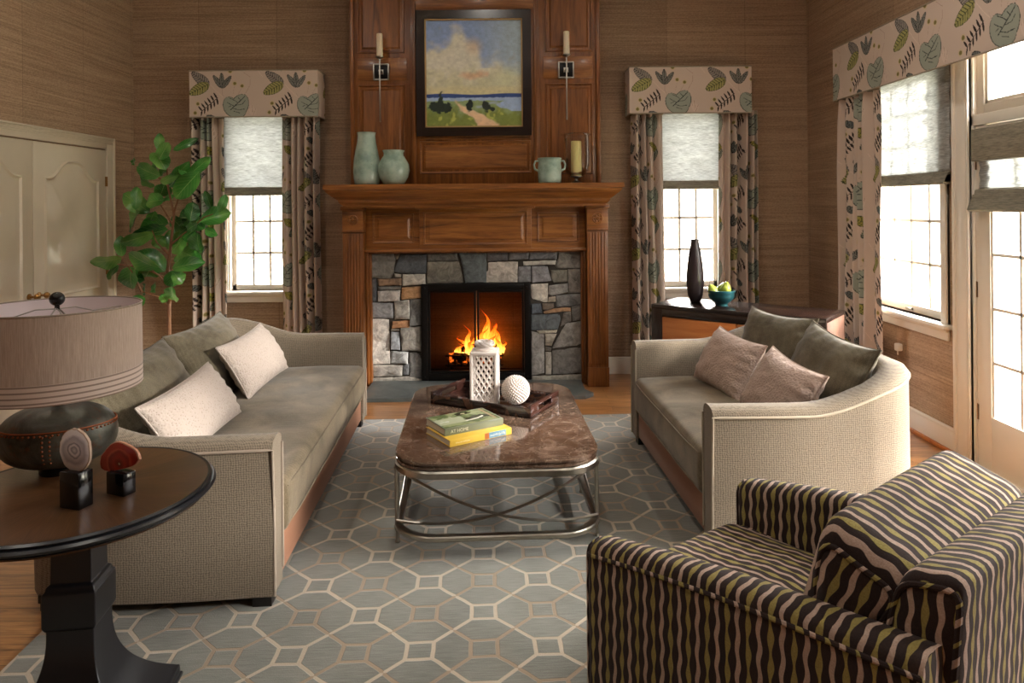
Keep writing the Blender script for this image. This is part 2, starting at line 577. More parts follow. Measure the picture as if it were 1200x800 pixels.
def lampshade_mat():
    n = NT('silk_drum_shade')
    xyz = n.sep(n.co('Object'))
    ang = n.math('ARCTAN2', xyz[1], xyz[0])
    v = n.comb(n.math('MULTIPLY', ang, 55), n.math('MULTIPLY', xyz[2], 6), 0.)
    f = n.noise(v, 1.6, 4, .7)
    g = n.noise(v, 6, 3, .7)
    h = n.math('ADD', n.math('MULTIPLY', f, .6), n.math('MULTIPLY', g, .4))
    z = xyz[2]
    col = n.ramp(h, [(.35, lin('948171')), (.65, lin('bfac9e'))])
    band = n.math('LESS_THAN', z, .058)
    st = n.math('LESS_THAN', n.math('ABSOLUTE', n.math('SUBTRACT', n.math('FRACT', n.math('DIVIDE', z, .0155)), .5)), .16)
    bc = n.mix(st, lin('ccb9ac'), lin('85746a'))
    bc = n.mix(n.math('MULTIPLY', g, .3), bc, lin('7b6a5d'))
    n.pr(col=n.mix(band, col, bc), rough=.8, sheen=.2)
    n.bump(h, .15, .002)
    return n.m
M['shade'] = lampshade_mat()
M['lining'] = plain('shade_lining', 'e3d6d8', .7, var=.03)

def lampbase_mat():
    n = NT('patinated_iron_vessel')
    f = n.noise(n.co('Object'), 9, 5, .65, .6)
    g = n.noise(n.co('Object'), 30, 4, .7)
    col = n.ramp(f, [(.3, lin('2c2a25')), (.5, lin('55554b')), (.7, lin('74746a'))])
    col = n.mix(n.ramp(g, [(.55, 0.), (.75, .8)]), col, lin('6b3f22'))
    n.pr(col=col, rough=.42, metal=.55)
    n.bump(g, .25, .004)
    return n.m
M['vessel'] = lampbase_mat()
M['rust'] = plain('rusty_rivets', '8a4a22', .6, metal=.3, var=.3, vs=60)

def marble():
    n = NT('emperador_marble')
    v = n.co('Object')
    w = n.noise(v, 9, 8, .72, .8)
    ve = n.vor(n.mix(.25, v, n.noise(v, 6, 4, out=1)), 15, 'DISTANCE_TO_EDGE')
    col = n.ramp(w, [(.3, lin('33261f')), (.48, lin('584437')), (.62, lin('756154')), (.8, lin('9d8a78'))])
    col = n.mix(n.ramp(ve, [(.0, .3), (.02, 0.)]), col, lin('b8a893'))
    n.pr(col=col, rough=.08, coat=.3, coatr=.03)
    return n.m
M['marble'] = marble()

def tortoise():
    n = NT('horn_veneer')
    c = n.vor(n.co('Object'), 26, 'F1', 1)
    s = n.node('ShaderNodeSeparateColor'); n.l.new(c, s.inputs[0])
    w = n.noise(n.co('Object'), 22, 3, .6)
    f = n.math('ADD', n.math('MULTIPLY', s.outputs[0], .6), n.math('MULTIPLY', w, .5))
    n.pr(col=n.ramp(f, [(.35, lin('130b0a')), (.6, lin('2b1a16')), (.85, lin('5d3d2a'))]), rough=.15, coat=.5)
    return n.m
M['horn'] = tortoise()
def agate(name, stops, rough=.2):
    n = NT(name)
    xyz = n.sep(n.co('Object'))
    r = n.math('SQRT', n.math('ADD', n.math('POWER', xyz[0], 2), n.math('POWER', n.math('MULTIPLY', xyz[2], 1.15), 2)))
    f = n.math('ADD', n.math('DIVIDE', r, .052), n.math('MULTIPLY', n.math('SUBTRACT', n.noise(n.co('Object'), 40, 3), .5), .35))
    n.pr(col=n.ramp(f, stops), rough=rough, coat=.3)
    return n.m
M['agategrey'] = agate('grey_agate', [(.0, lin('e0dde2')), (.2, lin('8d8b94')), (.3, lin('dad7dc')), (.42, lin('7d7c86')), (.5, lin('bdbac2')), (.75, lin('a5a3ad')), (.86, lin('c9c6cf')), (.95, lin('e2dfe2'))])
M['agatered'] = agate('red_agate', [(.0, lin('e0b890')), (.12, lin('5c1008')), (.4, lin('8a1c12')), (.75, lin('6e140c')), (.9, lin('a03a26')), (1., lin('8a2416'))])

def leaf_mat():
    n = NT('fig_leaf')
    uvn = n.node('ShaderNodeUVMap'); uvn.uv_map = 'UVMap'
    xyz = n.sep(uvn.outputs[0])
    ax = n.math('ABSOLUTE', xyz[0])
    mid = n.math('LESS_THAN', ax, .03)
    vein = n.math('LESS_THAN', n.math('FRACT', n.math('MULTIPLY', n.math('SUBTRACT', xyz[1], n.math('MULTIPLY', ax, .35)), 7)), .09)
    f = n.noise(n.co('Object'), 3.0, 3)
    col = n.ramp(f, [(.35, lin('1b4f1c')), (.5, lin('36762b')), (.68, lin('79a750'))])
    col = n.mix(n.math('MULTIPLY', n.math('MAXIMUM', mid, n.math('MULTIPLY', vein, .5)), .55), col, lin('9ab070'))
    n.pr(col=col, rough=.3, coat=.2)
    t = n.node('ShaderNodeBsdfTranslucent'); n.l.new(col, t.inputs[0])
    mx = n.node('ShaderNodeMixShader'); mx.inputs[0].default_value = .18
    n.l.new(n.p.outputs[0], mx.inputs[1]); n.l.new(t.outputs[0], mx.inputs[2])
    n.l.new(mx.outputs[0], n.out.inputs[0])
    n.bump(vein, .15, .004)
    return n.m
M['leaf'] = leaf_mat()
M['bark'] = wood('fig_bark', '4a2d1c', '7a5236', '9a7350', 'Z', .7, 2, 0)

def fire_mat():
    n = NT('flame')
    uvn = n.node('ShaderNodeUVMap'); uvn.uv_map = 'UVMap'
    xyz = n.sep(uvn.outputs[0])
    no = n.noise(n.co('Object', (1, 1, .45)), 26, 3, .6, 1.0)
    h = n.math('ADD', xyz[1], n.math('MULTIPLY', n.math('SUBTRACT', no, .5), .7))
    col = n.ramp(h, [(.0, (1, .62, .16)), (.35, (1, .40, .05)), (.7, (1, .18, .01)), (1., (.8, .06, .0))])
    st = n.ramp(h, [(.0, 1.), (.5, .7), (1., .25)])
    em = n.node('ShaderNodeEmission'); n.l.new(col, em.inputs[0])
    n.l.new(n.math('MULTIPLY', st, 12.), em.inputs[1])
    tr = n.node('ShaderNodeBsdfTransparent')
    lw = n.node('ShaderNodeLayerWeight'); lw.inputs[0].default_value = .35
    mx = n.node('ShaderNodeMixShader')
    fade = n.math('MAXIMUM', n.ramp(lw.outputs['Facing'], [(.25, 0.), (.85, 1.)]), n.ramp(h, [(.75, 0.), (1.1, 1.)]))
    n.l.new(fade, mx.inputs[0]); n.l.new(em.outputs[0], mx.inputs[1]); n.l.new(tr.outputs[0], mx.inputs[2])
    n.l.new(mx.outputs[0], n.out.inputs[0])
    return n.m
M['fire'] = fire_mat()
def ember():
    n = NT('glowing_log')
    f = n.noise(n.co('Object'), 22, 4, .7)
    n.pr(col=lin('1d110b'), rough=.9, emc=(1, .25, .03), ems=n.ramp(f, [(.52, 0.), (.68, 5.)]))
    return n.m
M['ember'] = ember()
def firebrick():
    n = NT('firebox_brick')
    br = n.node('ShaderNodeTexBrick'); n.l.new(n.co('Object', (1, 1, 1), (pi/2, 0, 0)), br.inputs['Vector'])
    for k, x in (('Scale', 1.), ('Mortar Size', .005), ('Brick Width', .23), ('Row Height', .075)):
        br.inputs[k].default_value = x
    br.inputs['Color1'].default_value = lin('2a170d')+(1,); br.inputs['Color2'].default_value = lin('1f100a')+(1,)
    br.inputs['Mortar'].default_value = lin('170d08')+(1,)
    n.pr(col=br.outputs[0], rough=.9)
    return n.m
M['firebrick'] = firebrick()
def slate():
    n = NT('slate_hearth')
    f = n.noise(n.co('Object'), 3, 5, .65, .5)
    n.pr(col=n.ramp(f, [(.35, lin('43494a')), (.55, lin('5c6261')), (.7, lin('6d635b'))]), rough=.5)
    n.bump(n.noise(n.co('Object'), 18, 5), .3, .006)
    return n.m
M['slate'] = slate()
M['grout'] = plain('dark_mortar', '3a352e', .95, var=.2, vs=30, bump=.4)
M['pear'] = plain('pear_skin', '9cab3f', .4, var=.25, vs=20)
M['stem'] = plain('pear_stem', '4a3520', .7)
M['lawn'] = plain('pale_ground', '8f8d7e', .9, var=.15)
M['barktree'] = plain('grey_bark', '8a8378', .9)
M['bush'] = plain('outdoor_green', '7f8a6c', .9, var=.3, vs=12)
WORLD, WLOW, SUN, EXPO, FILL = 60.0, 3.0, 15.0, 0.0, 14.0
# ------------------------------------------------------------------ camera
cam = bpy.data.cameras.new('camera')
cam.sensor_width = 36; cam.lens = 828/1200*36; cam.shift_y = -160/1200; cam.clip_start = .05
co = bpy.data.objects.new('camera', cam); C.objects.link(co)
co.matrix_world = Matrix.Translation((0, 0, 1.5)) @ Matrix.Rotation(pi/2, 4, 'X') @ Matrix.Rotation(-.0087, 4, 'Z')
bpy.context.scene.camera = co

# ------------------------------------------------------------------ room shell
LX, RX, BY, FY, CZ = -3.34, 2.62, 6.25, -2.6, 3.9
T = .16
def slab(name, m, *bx):
    b = B()
    for q in bx: b.box(*q)
    return struct(b.build(name, m))
slab('floor', M['floor'], (LX-T, RX+T, FY-T, BY+T, -.1, 0))
slab('ceiling', M['ceil'], (LX-T, RX+T, FY-T, BY+T, CZ, CZ+.1))
def wall_with_holes(name, m, axis, a0, a1, n0, n1, holes, z1=CZ):
    """axis X: runs along x; holes = (u0,u1,z0,z1)"""
    b = B(); holes = sorted(holes); u = a0
    def bx(u0, u1, z0, zz):
        if u1-u0 < 1e-4 or zz-z0 < 1e-4: return
        b.box(*((u0, u1, n0, n1) if axis == 'X' else (n0, n1, u0, u1)), z0, zz)
    for (h0, h1, hz0, hz1) in holes:
        bx(u, h0, 0, z1); bx(h0, h1, 0, hz0); bx(h0, h1, hz1, z1); u = h1
    bx(u, a1, 0, z1)
    return struct(b.build(name, m, smooth=False))
WZ0, WZ1 = .76, 2.36
W1, W2 = (-2.51, -1.97), (1.30, 1.84)      # back windows, glass+sash width
W3 = (4.30, 5.22)                          # right-hand window
D2 = (3.10, 4.02)                          # garden door in view
D3 = (2.14, 3.06); W4 = (1.05, 1.5); W5 = (-1.9, -.4)  # openings for the unseen door and window, added to let in more daylight
wall_with_holes('wall_back', M['wallX'], 'X', LX-T, RX+T, BY, BY+T, [(W1[0], W1[1], WZ0, WZ1), (W2[0], W2[1], WZ0, WZ1)])
wall_with_holes('wall_right', M['wallY'], 'Y', FY, BY, RX, RX+T,
                [(W3[0], W3[1], WZ0, WZ1), (D3[0], D2[1], 0, 2.50), (W4[0], W4[1], WZ0, WZ1)])
wall_with_holes('wall_left', M['wallY'], 'Y', FY, BY, LX-T, LX, [])
wall_with_holes('wall_rear', M['wallX'], 'X', LX-T, RX+T, FY-T, FY, [])

def base(name, x0, x1, y0, y1):
    b = B(); b.box(x0, x1, y0, y1, 0, .13, .004); b.box(x0-(.006 if x1 > 2 else 0), x1+(.006 if x0 < -3 else 0), y0-.0, y1, .13, .15, .006)
    return struct(b.build(name, M['white']))
base('baseboard_back', LX, -1.3, BY-.02, BY)
base('baseboard_back', .72, RX, BY-.02, BY)
base('baseboard_right', RX-.02, RX, 4.16, BY-.02)
base('baseboard_right', RX-.02, RX, FY, 2.02)
base('baseboard_left', LX, LX+.02, 5.93, BY-.02)
base('baseboard_left', LX, LX+.02, FY, 3.92)
b = B(); b.box(RX-.045, RX-.02, 4.16, BY-.02, 0, .025, .008)
struct(b.build('trim_1', M['cherry']))

# windows -----------------------------------------------------------------
def window(name, side, u0, u1, z0, z1, cols, rows, inner=True, meet=True, sill=True):
    """side 'B' back wall, 'R' right wall, 'F' rear wall; frame sits in the hole"""
    e = bpy.data.objects.new(name, None); C.objects.link(e); struct(e)
    def X(u, n, z):          # n = depth outwards from inner wall face
        return {'B': (u, BY+n, z), 'R': (RX+n, u, z), 'F': (u, FY-n, z)}[side]
    def bx(b, ua, ub, na, nb, za, zb, bev=.003):
        p, q = X(ua, na, za), X(ub, nb, zb)
        b.box(min(p[0], q[0]), max(p[0], q[0]), min(p[1], q[1]), max(p[1], q[1]), min(p[2], q[2]), max(p[2], q[2]), bev)
    f = B()                  # casing on the wall + jambs
    cw = .07
    bx(f, u0-cw, u0, -.018, 0, z0-.0, z1+cw); bx(f, u1, u1+cw, -.018, 0, z0-.0, z1+cw); bx(f, u0, u1, -.018, 0, z1, z1+cw)
    bx(f, u0-cw, u0-cw+.015, -.028, 0, z0-.0, z1+cw); bx(f, u1+cw-.015, u1+cw, -.028, 0, z0-.0, z1+cw)
    bx(f, u0, u0+.012, 0, T, z0, z1); bx(f, u1-.012, u1, 0, T, z0, z1); bx(f, u0, u1, 0, T, z1-.012, z1)
    f.build('window_casing', M['white'], e)
    s = B()
    sw = .034
    def sash(za, zb, n0):
        bx(s, u0+.012, u0+.012+sw, n0, n0+.035, za, zb); bx(s, u1-.012-sw, u1-.012, n0, n0+.035, za, zb)
        bx(s, u0+.012, u1-.012, n0, n0+.035, za, za+.05); bx(s, u0+.012, u1-.012, n0, n0+.035, zb-.035, zb)
        a, c = u0+.012+sw, u1-.012-sw
        za2, zb2 = za+.05, zb-.035
        for i in range(1, cols):
            u = a+(c-a)*i/cols; bx(s, u-.010, u+.010, n0+.008, n0+.027, za2, zb2, .002)
        for j in range(1, rows):
            z = za2+(zb2-za2)*j/rows; bx(s, a, c, n0+.008, n0+.027, z-.010, z+.010, .002)
        p = B(); bx(p, a, c, n0+.016, n0+.019, za2, zb2, 0); return p
    mid = z0+.93 if meet else z1-.012
    p1 = sash(z0, mid, .06)
    p1.build('window_pane', M['pane'], e)
    if meet:
        sash(mid-.03, z1-.012, .10).build('window_pane', M['pane'], e)
    s.build('window_sash', M['white'], e)
    if sill:
        q = B()
        bx(q, u0-cw-.03, u1+cw+.03, -.06, .06, z0-.03, z0, .008)
        q.build('window_sill', M['white'], e)
        q = B(); bx(q, u0-cw, u1+cw, -.02, 0, z0-.10, z0-.03, .006); bx(q, u0-cw, u1+cw, -.03, 0, z0-.05, z0-.03, .006)
        q.build('window_apron', M['white'], e)
    if side == 'R' and sill and name == 'window_3':
        q = B(); bx(q, 4.73, 4.80, .045, .06, z0+.012, z0+.028, .003)
        q.build('sash_lift', M['nickel'], e)
    return e
window('window_1', 'B', W1[0], W1[1], WZ0, WZ1, 3, 3)
window('window_2', 'B', W2[0], W2[1], WZ0, WZ1, 3, 3)
window('window_3', 'R', W3[0], W3[1], WZ0, WZ1, 4, 3)

window('added_window', 'R', W4[0], W4[1], WZ0, WZ1, 4, 3)  # unseen window toward the viewer, added and sized for its daylight
# garden doors in the right wall -------------------------------------------
def garden_door(name, y0, y1, hinge_far=True):
    e = bpy.data.objects.new(name, None); C.objects.link(e); struct(e)
    X0, X1 = RX+.006, RX+.05
    s = B(); st = .115; zb, zt = .31, 1.80
    s.box(X0, X1, y0, y0+st, .012, 1.92, .003); s.box(X0, X1, y1-st, y1, .012, 1.92, .003)
    s.box(X0, X1, y0+st, y1-st, .012, zb, .003); s.box(X0, X1, y0+st, y1-st, zt, 1.92, .003)
    a, c = y0+st, y1-st
    s.box(X0+.008, X0+.012, a, a+.014, zb, zt); s.box(X0+.008, X0+.012, c-.014, c, zb, zt)
    for i in (1, 2):
        u = a+(c-a)*i/3; s.box(X0+.008, X1-.008, u-.009, u+.009, zb, zt, .002)
    for j in range(1, 5):
        z = zb+(zt-zb)*j/5; s.box(X0+.008, X1-.008, a, c, z-.009, z+.009, .002)
    s.build('door_leaf', M['white'], e)
    p = B(); p.box(X0+.02, X0+.024, a, c, zb, zt); p.build('door_pane', M['pane'], e)
    hy = y1+.004 if hinge_far else y0-.004
    for z in (.31, 1.0, 1.72):
        h = B(); h.cyl(RX+.012, hy, z-.045, z+.045, .008, 10); h.cyl(RX+.012, hy, z+.045, z+.053, .004, 8)
        h.box(RX+.006, RX+.02, hy-.018, hy+.012, z-.045, z+.045, .001)
        h.build('door_hinge', M['brass'], e)
    k = B(); ky = y0+.055 if hinge_far else y1-.055
    k.lathe([(0, 0), (.026, 0), (.026, .006), (.009, .01), (.009, .03), (.022, .04), (.026, .052), (.018, .066), (0, .07)], 20,
            M=Matrix.Translation((X0, ky, .95)) @ Matrix.Rotation(-pi/2, 4, 'Y'))
    k.build('door_knob', M['brass'], e)
    return e
garden_door('door_2', D2[0], D2[1]-.02)
garden_door('added_door', D3[0]+.02, D3[1], False)  # unseen second door, added for the daylight it lets in
f = B()
def tb(y0, y1, z0, z1, n0=-.02, n1=0): f.box(RX+n0, RX+n1, y0, y1, z0, z1, .004)
for (a, c) in ((D2[1], D2[1]+.13), (D3[0]-.13, D3[0])):
    tb(a, c, 0, 2.62); tb(a+.02, c-.02, 0, 2.62, -.027, -.02)
    if a > 3: tb(c-.022, c, 0, 2.62, -.04, 0); tb(a-.0, a+.014, 0, 2.62, -.028, 0)
tb(D3[0], D2[1], 2.50, 2.62)
f.box(RX-.005, RX+T, D2[1]-.018, D2[1], 0, 2.5, .003); f.box(RX-.005, RX+T, D3[0], D3[0]+.018, 0, 2.5, .003)
f.box(RX+.052, RX+.08, D2[1]-.045, D2[1]-.018, 0, 1.93, .002)
f.box(RX-.005, RX+T, D3[0], D2[1], 1.925, 1.985, .003)
f.box(RX-.005, RX+T, D3[1]+.0, D2[0], 0, 2.5, .003)
f.box(RX-.02, RX+T, D3[0], D2[1], -.001, .012, .002)
struct(f.build('trim_2', M['white']))
def transom(name, y0, y1):
    e = bpy.data.objects.new(name, None); C.objects.link(e); struct(e)
    s = B(); z0, z1, w = 1.985, 2.50, .055
    for q in ((y0, y0+w, z0, z1), (y1-w, y1, z0, z1), (y0+w, y1-w, z0, z0+w), (y0+w, y1-w, z1-w, z1)):
        s.box(RX+.02, RX+.06, *q, .003)
    for q in ((y0+w, y0+w+.02, z0+w, z1-w), (y1-w-.02, y1-w, z0+w, z1-w), (y0+w, y1-w, z0+w, z0+w+.02)):
        s.box(RX+.03, RX+.05, *q, .003)
    s.build('window_frame', M['white'], e)
    p = B(); p.box(RX+.038, RX+.041, y0+w, y1-w, z0+w, z1-w); p.build('window_pane', M['pane'], e)
transom('window_8', D2[0], D2[1]-.018)
transom('added_transom', D3[0]+.018, D3[1])  # transom of the added second door

# closet doors on the left wall ---------------------------------------------
CY0, CY1 = 4.02, 5.80
f = B()
for (y0, y1, z0, z1) in ((CY1, CY1+.10, 0, 2.08), (CY0-.10, CY0, 0, 2.08), (CY0, CY1, 1.985, 2.08)):
    f.box(LX, LX+.022, y0, y1, z0, z1, .004)
for k in range(3):
    f.box(LX, LX+.028-.0, CY0-.10, CY1+.10, 2.055-k*.014, 2.064-k*.014, .003)
f.box(LX, LX+.034, CY1+.082, CY1+.10, 0, 2.08, .004); f.box(LX, LX+.034, CY0-.10, CY1+.10, 2.066, 2.08, .004)
struct(f.build('trim_3', M['cream']))
def closet_leaf(name, y0, y1):
    e = bpy.data.objects.new(name, None); C.objects.link(e); struct(e)
    s = B(); s.box(LX, LX+.012, y0+.003, y1-.003, .012, 1.975, .003)
    s.build('door_leaf', M['cream'], e)
    w = y1-y0; st = .115
    def panel(z0, z1, arch):
        n = 24; a, c = y0+st, y1-st
        pts = [(a, z0), (c, z0)]
        if arch:
            for i in range(n+1):
                t = i/n; y = c+(a-c)*t
                z = z1-.13+.13*float(sstep(.06, .42, min(t, 1-t)))
                pts.append((y, z))
        else:
            pts += [(c, z1), (a, z1)]
        cy, cz = (a+c)/2, (z0+z1)/2
        def inset(p, d):
            return (cy+(p[0]-cy)*(1-d/((c-a)/2)), p[1]+(d if p[1] < cz else -d))
        R = [[(LX+.012, *p) for p in pts], [(LX+.024, *inset(p, .010)) for p in pts], [(LX+.013, *inset(p, .024)) for p in pts],
             [(LX+.013, *inset(p, .034)) for p in pts], [(LX+.025, *inset(p, .075)) for p in pts]]
        n2 = len(pts); vs = [v for r in R for v in r]
        fs = [[k*n2+i, k*n2+(i+1) % n2, (k+1)*n2+(i+1) % n2, (k+1)*n2+i] for k in range(4) for i in range(n2)]
        fs.append([4*n2+i for i in range(n2)])
        mo('door_panel', mesh_from('door_panel', vs, fs, angle=25), M['cream'], e)
    panel(.86, 1.86, True); panel(.22, .72, False)
    hy = y1 if y1 > 5.5 else y0
    for z in (.3, 1.0, 1.72):
        h = B(); h.cyl(LX+.018, hy-.004, z-.04, z+.04, .007, 10); h.box(LX+.012, LX+.02, hy-.02, hy, z-.04, z+.04, .001)
        h.build('door_hinge', M['brass'], e)
    k = B(); ky = y0+.05 if y1 > 5.5 else y1-.05
    k.lathe([(0, 0), (.022, 0), (.022, .006), (.008, .01), (.008, .038), (.020, .048), (.023, .060), (.015, .074), (0, .077)], 18,
            M=Matrix.Translation((LX+.012, ky, .895)) @ Matrix.Rotation(pi/2, 4, 'Y'))
    k.build('door_knob', M['brass'], e)
closet_leaf('door_1', 4.91, CY1)
closet_leaf('door_4', CY0, 4.91)

# ------------------------------------------------------------------ printed linen (pattern drawn as data, sampled onto mesh vertices)
TW, TH, RES = .632, .632, .002
NU, NV = int(TW/RES), int(TH/RES)
def make_tile():
    base_ = np.array(lin('ccbaac')); img = np.tile(base_, (NV, NU, 1)).astype(float)
    K = .001182/RES
    yy, xx = np.mgrid[0:NV, 0:NU].astype(float)
    def wrap(d, n): return (d+n/2) % n-n/2
    def P(p): return ((p[0]-50)*K, (p[1]-45)*K)
    def put(mask, col, a=1.):
        m = np.clip(mask, 0, 1)[..., None]*a
        img[:] = img*(1-m)+np.array(lin(col))*m
    def local(p, q):
        (x0, y0), (x1, y1) = P(p), P(q)
        L = sqrt((x1-x0)**2+(y1-y0)**2); ux, uy = (x1-x0)/L, (y1-y0)/L
        dx, dy = wrap(xx-x0-(x1-x0)/2, NU)+(x1-x0)/2, wrap(yy-y0-(y1-y0)/2, NV)+(y1-y0)/2
        return (dx*ux+dy*uy)/L, (-dx*uy+dy*ux)/L, L
    def leaf(p, q, w, fill, line, veins=7, outline=True, slant=.6, fa=1.):
        s, t, L = local(p, q)
        hw = w*np.sqrt(np.clip(np.sin(np.clip(s, 0, 1)*pi), 0, 1))*(1.08-.35*s)
        ins = (s > 0) & (s < 1)
        put(ins & (abs(t) < hw), fill, fa)
        if veins:
            vv = np.abs(((s-abs(t)*slant)*veins) % 1-.5)
            put(ins & (abs(t) < hw) & (vv < .13), line)
        put(ins & (abs(t) < .8/L) , line)
        if outline: put(ins & (abs(abs(t)-hw) < .9/L), line)
    def dot(p, r, col, ring=None):
        x0, y0 = P(p); d = np.hypot(wrap(xx-x0, NU), wrap(yy-y0, NV)); r *= K
        if ring: put(np.clip(r*1.6-d, 0, 1), ring)
        put(np.clip(r-d, 0, 1), col)
    def stemline(pts, col, w=1.1):
        for a, c in zip(pts, pts[1:]):
            s, t, L = local(a, c); put((s > -.02) & (s < 1.02) & (abs(t)*L < w), col)
    pale = 'dccabc'
    stemline([(205, 150), (250, 200), (300, 245)], pale); stemline([(287, 170), (287, 215), (300, 245)], 'b09c8e', .7)
    stemline([(440, 60), (490, 95), (488, 150), (455, 210)], 'ab8f80', .7)
    stemline([(377, 150), (365, 215)], 'b09a8a', .6); stemline([(430, 168), (400, 220)], 'b09a8a', .6)
    stemline([(160, 345), (180, 385), (190, 440)], 'b09a8a', .7); stemline([(545, 50), (580, 95)], pale)
    for (p, r) in (((377, 140), 12), ((430, 158), 12), ((110, 285), 12), ((90, 350), 12), ((345, 50), 14), ((180, 450), 12)):
        dot(p, r, '7d7440', 'cdbb9c')
    leaf((192, 152), (66, 58), .24, '948c86', '3a3a3a', 9)
    leaf((190, 142), (48, 215), .27, 'a19d62', '41452a', 8)
    for q in ((222, 80), (282, 62), (352, 84)):
        leaf((287, 172), q, .17, '868680', '2c2e2c', 8, slant=1.2)
    # heart-shaped leaf
    for (p, q, w) in (((380, 372), (318, 240), .36), ((375, 372), (448, 222), .36), ((370, 360), (455, 330), .42)):
        s, t, L = local(p, q)
        hw = w*np.sqrt(np.clip(np.sin(np.clip(s*.96+.04, 0, 1)*pi), 0, 1))
        put((s > -.04) & (s < 1.02) & (abs(t) < hw+2.6/L), '38443f')
    for (p, q, w) in (((380, 372), (318, 240), .36), ((375, 372), (448, 222), .36), ((370, 360), (455, 330), .42)):
        s, t, L = local(p, q)
        hw = w*np.sqrt(np.clip(np.sin(np.clip(s*.96+.04, 0, 1)*pi), 0, 1))
        put((s > -.02) & (s < 1.0) & (abs(t) < hw), '9aa093')
    stemline([(345, 330), (400, 280), (450, 232)], '2e3432', 1.5)
    for pts in ([(375, 305), (345, 290), (320, 275)], [(400, 280), (375, 262), (340, 245)], [(420, 262), (400, 240)], [(385, 297), (430, 290), (452, 262)],
                [(360, 318), (400, 330), (445, 325)], [(350, 300), (330, 310)], [(370, 340), (410, 352)]):
        stemline(pts, '343b38', 1.1)
    # sprig
    stemline([(252, 244), (140, 336)], '2a1f1c', 1.3)
    for k in range(6):
        t = k/5.; x = 248-108*t; y = 247+88*t
        leaf((x, y), (x-24-4*t, y-42+8*t), .15, '2a1f1c', '2a1f1c', 0, False)
        leaf((x, y), (x+6-14*t, y+46-8*t), .15, '2a1f1c', '2a1f1c', 0, False)
    for q in ((478, 305), (498, 290), (530, 315)):
        leaf((508, 372), q, .2, 'd6c3b6', 'a8917f', 0, False, fa=.8)
    # lower half of the repeat
    leaf((240, 405), (170, 372), .3, '6f7470', '2b2d2b', 6)
    leaf((470, 480), (360, 430), .26, 'a09a4c', '41452a', 8)
    leaf((475, 478), (420, 560), .24, '8c9a94', '333', 7) if False else leaf((475, 478), (420, 560), .24, '8d9283', '33403c', 7)
    for q in ((80, 430), (110, 420), (135, 440)):
        leaf((105, 510), q, .18, '7c807a', '2c2e2c', 7, slant=1.2)
    stemline([(240, 470), (215, 520), (150, 560)], '2a1f1c', .8)
    for k in range(6):
        t = k/5.; x = 238-85*t; y = 478+80*t
        leaf((x, y), (x-20, y-40), .2, '2a1f1c', '2a1f1c', 0, False); leaf((x+4, y), (x+26, y+30), .2, '2a1f1c', '2a1f1c', 0, False)
    return img
TILE = make_tile()
def sample(u, v):
    """u right, v down in metres"""
    return TILE[(np.floor(v/RES).astype(int)) % NV, (np.floor(u/RES).astype(int)) % NU]

def cornice(name, label, side, u0, u1, z0, z1, front, wallp, off, flip=False):
    """printed cornice box: front board and two returns wrapped in one cloth mesh, plus a welt"""
    e = thing(name, label, 'valance', ((u0+u1)/2, wallp, z0) if side == 'B' else (wallp, (u0+u1)/2, z0))
    ox, oy, oz = e.location
    st = .0035
    dep = abs(wallp-front)
    # path over returns + front
    path = [(u0, wallp), (u0, front), (u1, front), (u1, wallp)]
    us = []; cum = 0; S = []
    for (a, c) in zip(path, path[1:]):
        L = abs(c[0]-a[0])+abs(c[1]-a[1]); n = max(2, int(L/st))
        for i in range(n):
            us.append((a[0]+(c[0]-a[0])*i/n, a[1]+(c[1]-a[1])*i/n)); S.append(cum+L*i/n)
        cum += L
    us.append(path[-1]); S.append(cum)
    nz = int((z1-z0)/st)
    zs = np.linspace(z0, z1, nz)
    P = np.zeros((len(us), nz, 3))
    for i, (a, c) in enumerate(us):
        if side == 'B': P[i, :, 0] = a-ox; P[i, :, 1] = c-oy
        else: P[i, :, 0] = c-ox; P[i, :, 1] = a-oy
    P[:, :, 2] = zs[None]-oz
    S = np.array(S)-dep
    if flip: S = (S[-1]-dep)-S
    me = grid_mesh('printed_cloth', P)
    U, VV = np.meshgrid(S, z1-zs, indexing='ij')
    set_cols(me, sample(U+off, VV+.003).reshape(-1, 3))
    mo('printed_cloth', me, M['print'], e)
    b = B()
    th = .012; s_ = 1 if wallp > front else -1
    f2 = front+s_*.001
    def bx(ua, ub, na, nb, za, zb):
        if side == 'B': b.box(ua-ox, ub-ox, min(na, nb)-oy, max(na, nb)-oy, za-oz, zb-oz)
        else: b.box(min(na, nb)-ox, max(na, nb)-ox, ua-oy, ub-oy, za-oz, zb-oz)
    bx(u0+.002, u1-.002, f2, f2+s_*th, z0+.001, z1-.001)
    bx(u0+.002, u0+th, f2, wallp, z0+.001, z1-.001); bx(u1-th, u1-.002, f2, wallp, z0+.001, z1-.001)
    bx(u0+.001, u1-.001, f2, wallp, z1-.012, z1-.0005)
    b.build('cornice_board', M['piping'], e)
    for z in (z0, z1):
        w = B(); pp = [(a, c, z) if side == 'B' else (c, a, z) for a, c in path]
        w.tube([(p[0]-ox, p[1]-oy, p[2]-oz) for p in pp], .005, 8)
        w.build('welt', M['pipinglight'], e)
    return e
cornice('cornice_valance', 'leaf-printed box valance over the window left of the fireplace', 'B', -2.741, -1.647, 2.27, 2.665, 6.02, BY-.001, .0)
cornice('cornice_valance', 'leaf-printed box valance over the window right of the fireplace', 'B', 1.009, 2.05, 2.27, 2.665, 6.02, BY-.001, -.02)
cornice('cornice_valance', 'long leaf-printed box valance over the right-hand window and glass doors', 'R', 1.86, 5.44, 2.275, 2.675, 2.48, RX-.001, .40, flip=True)

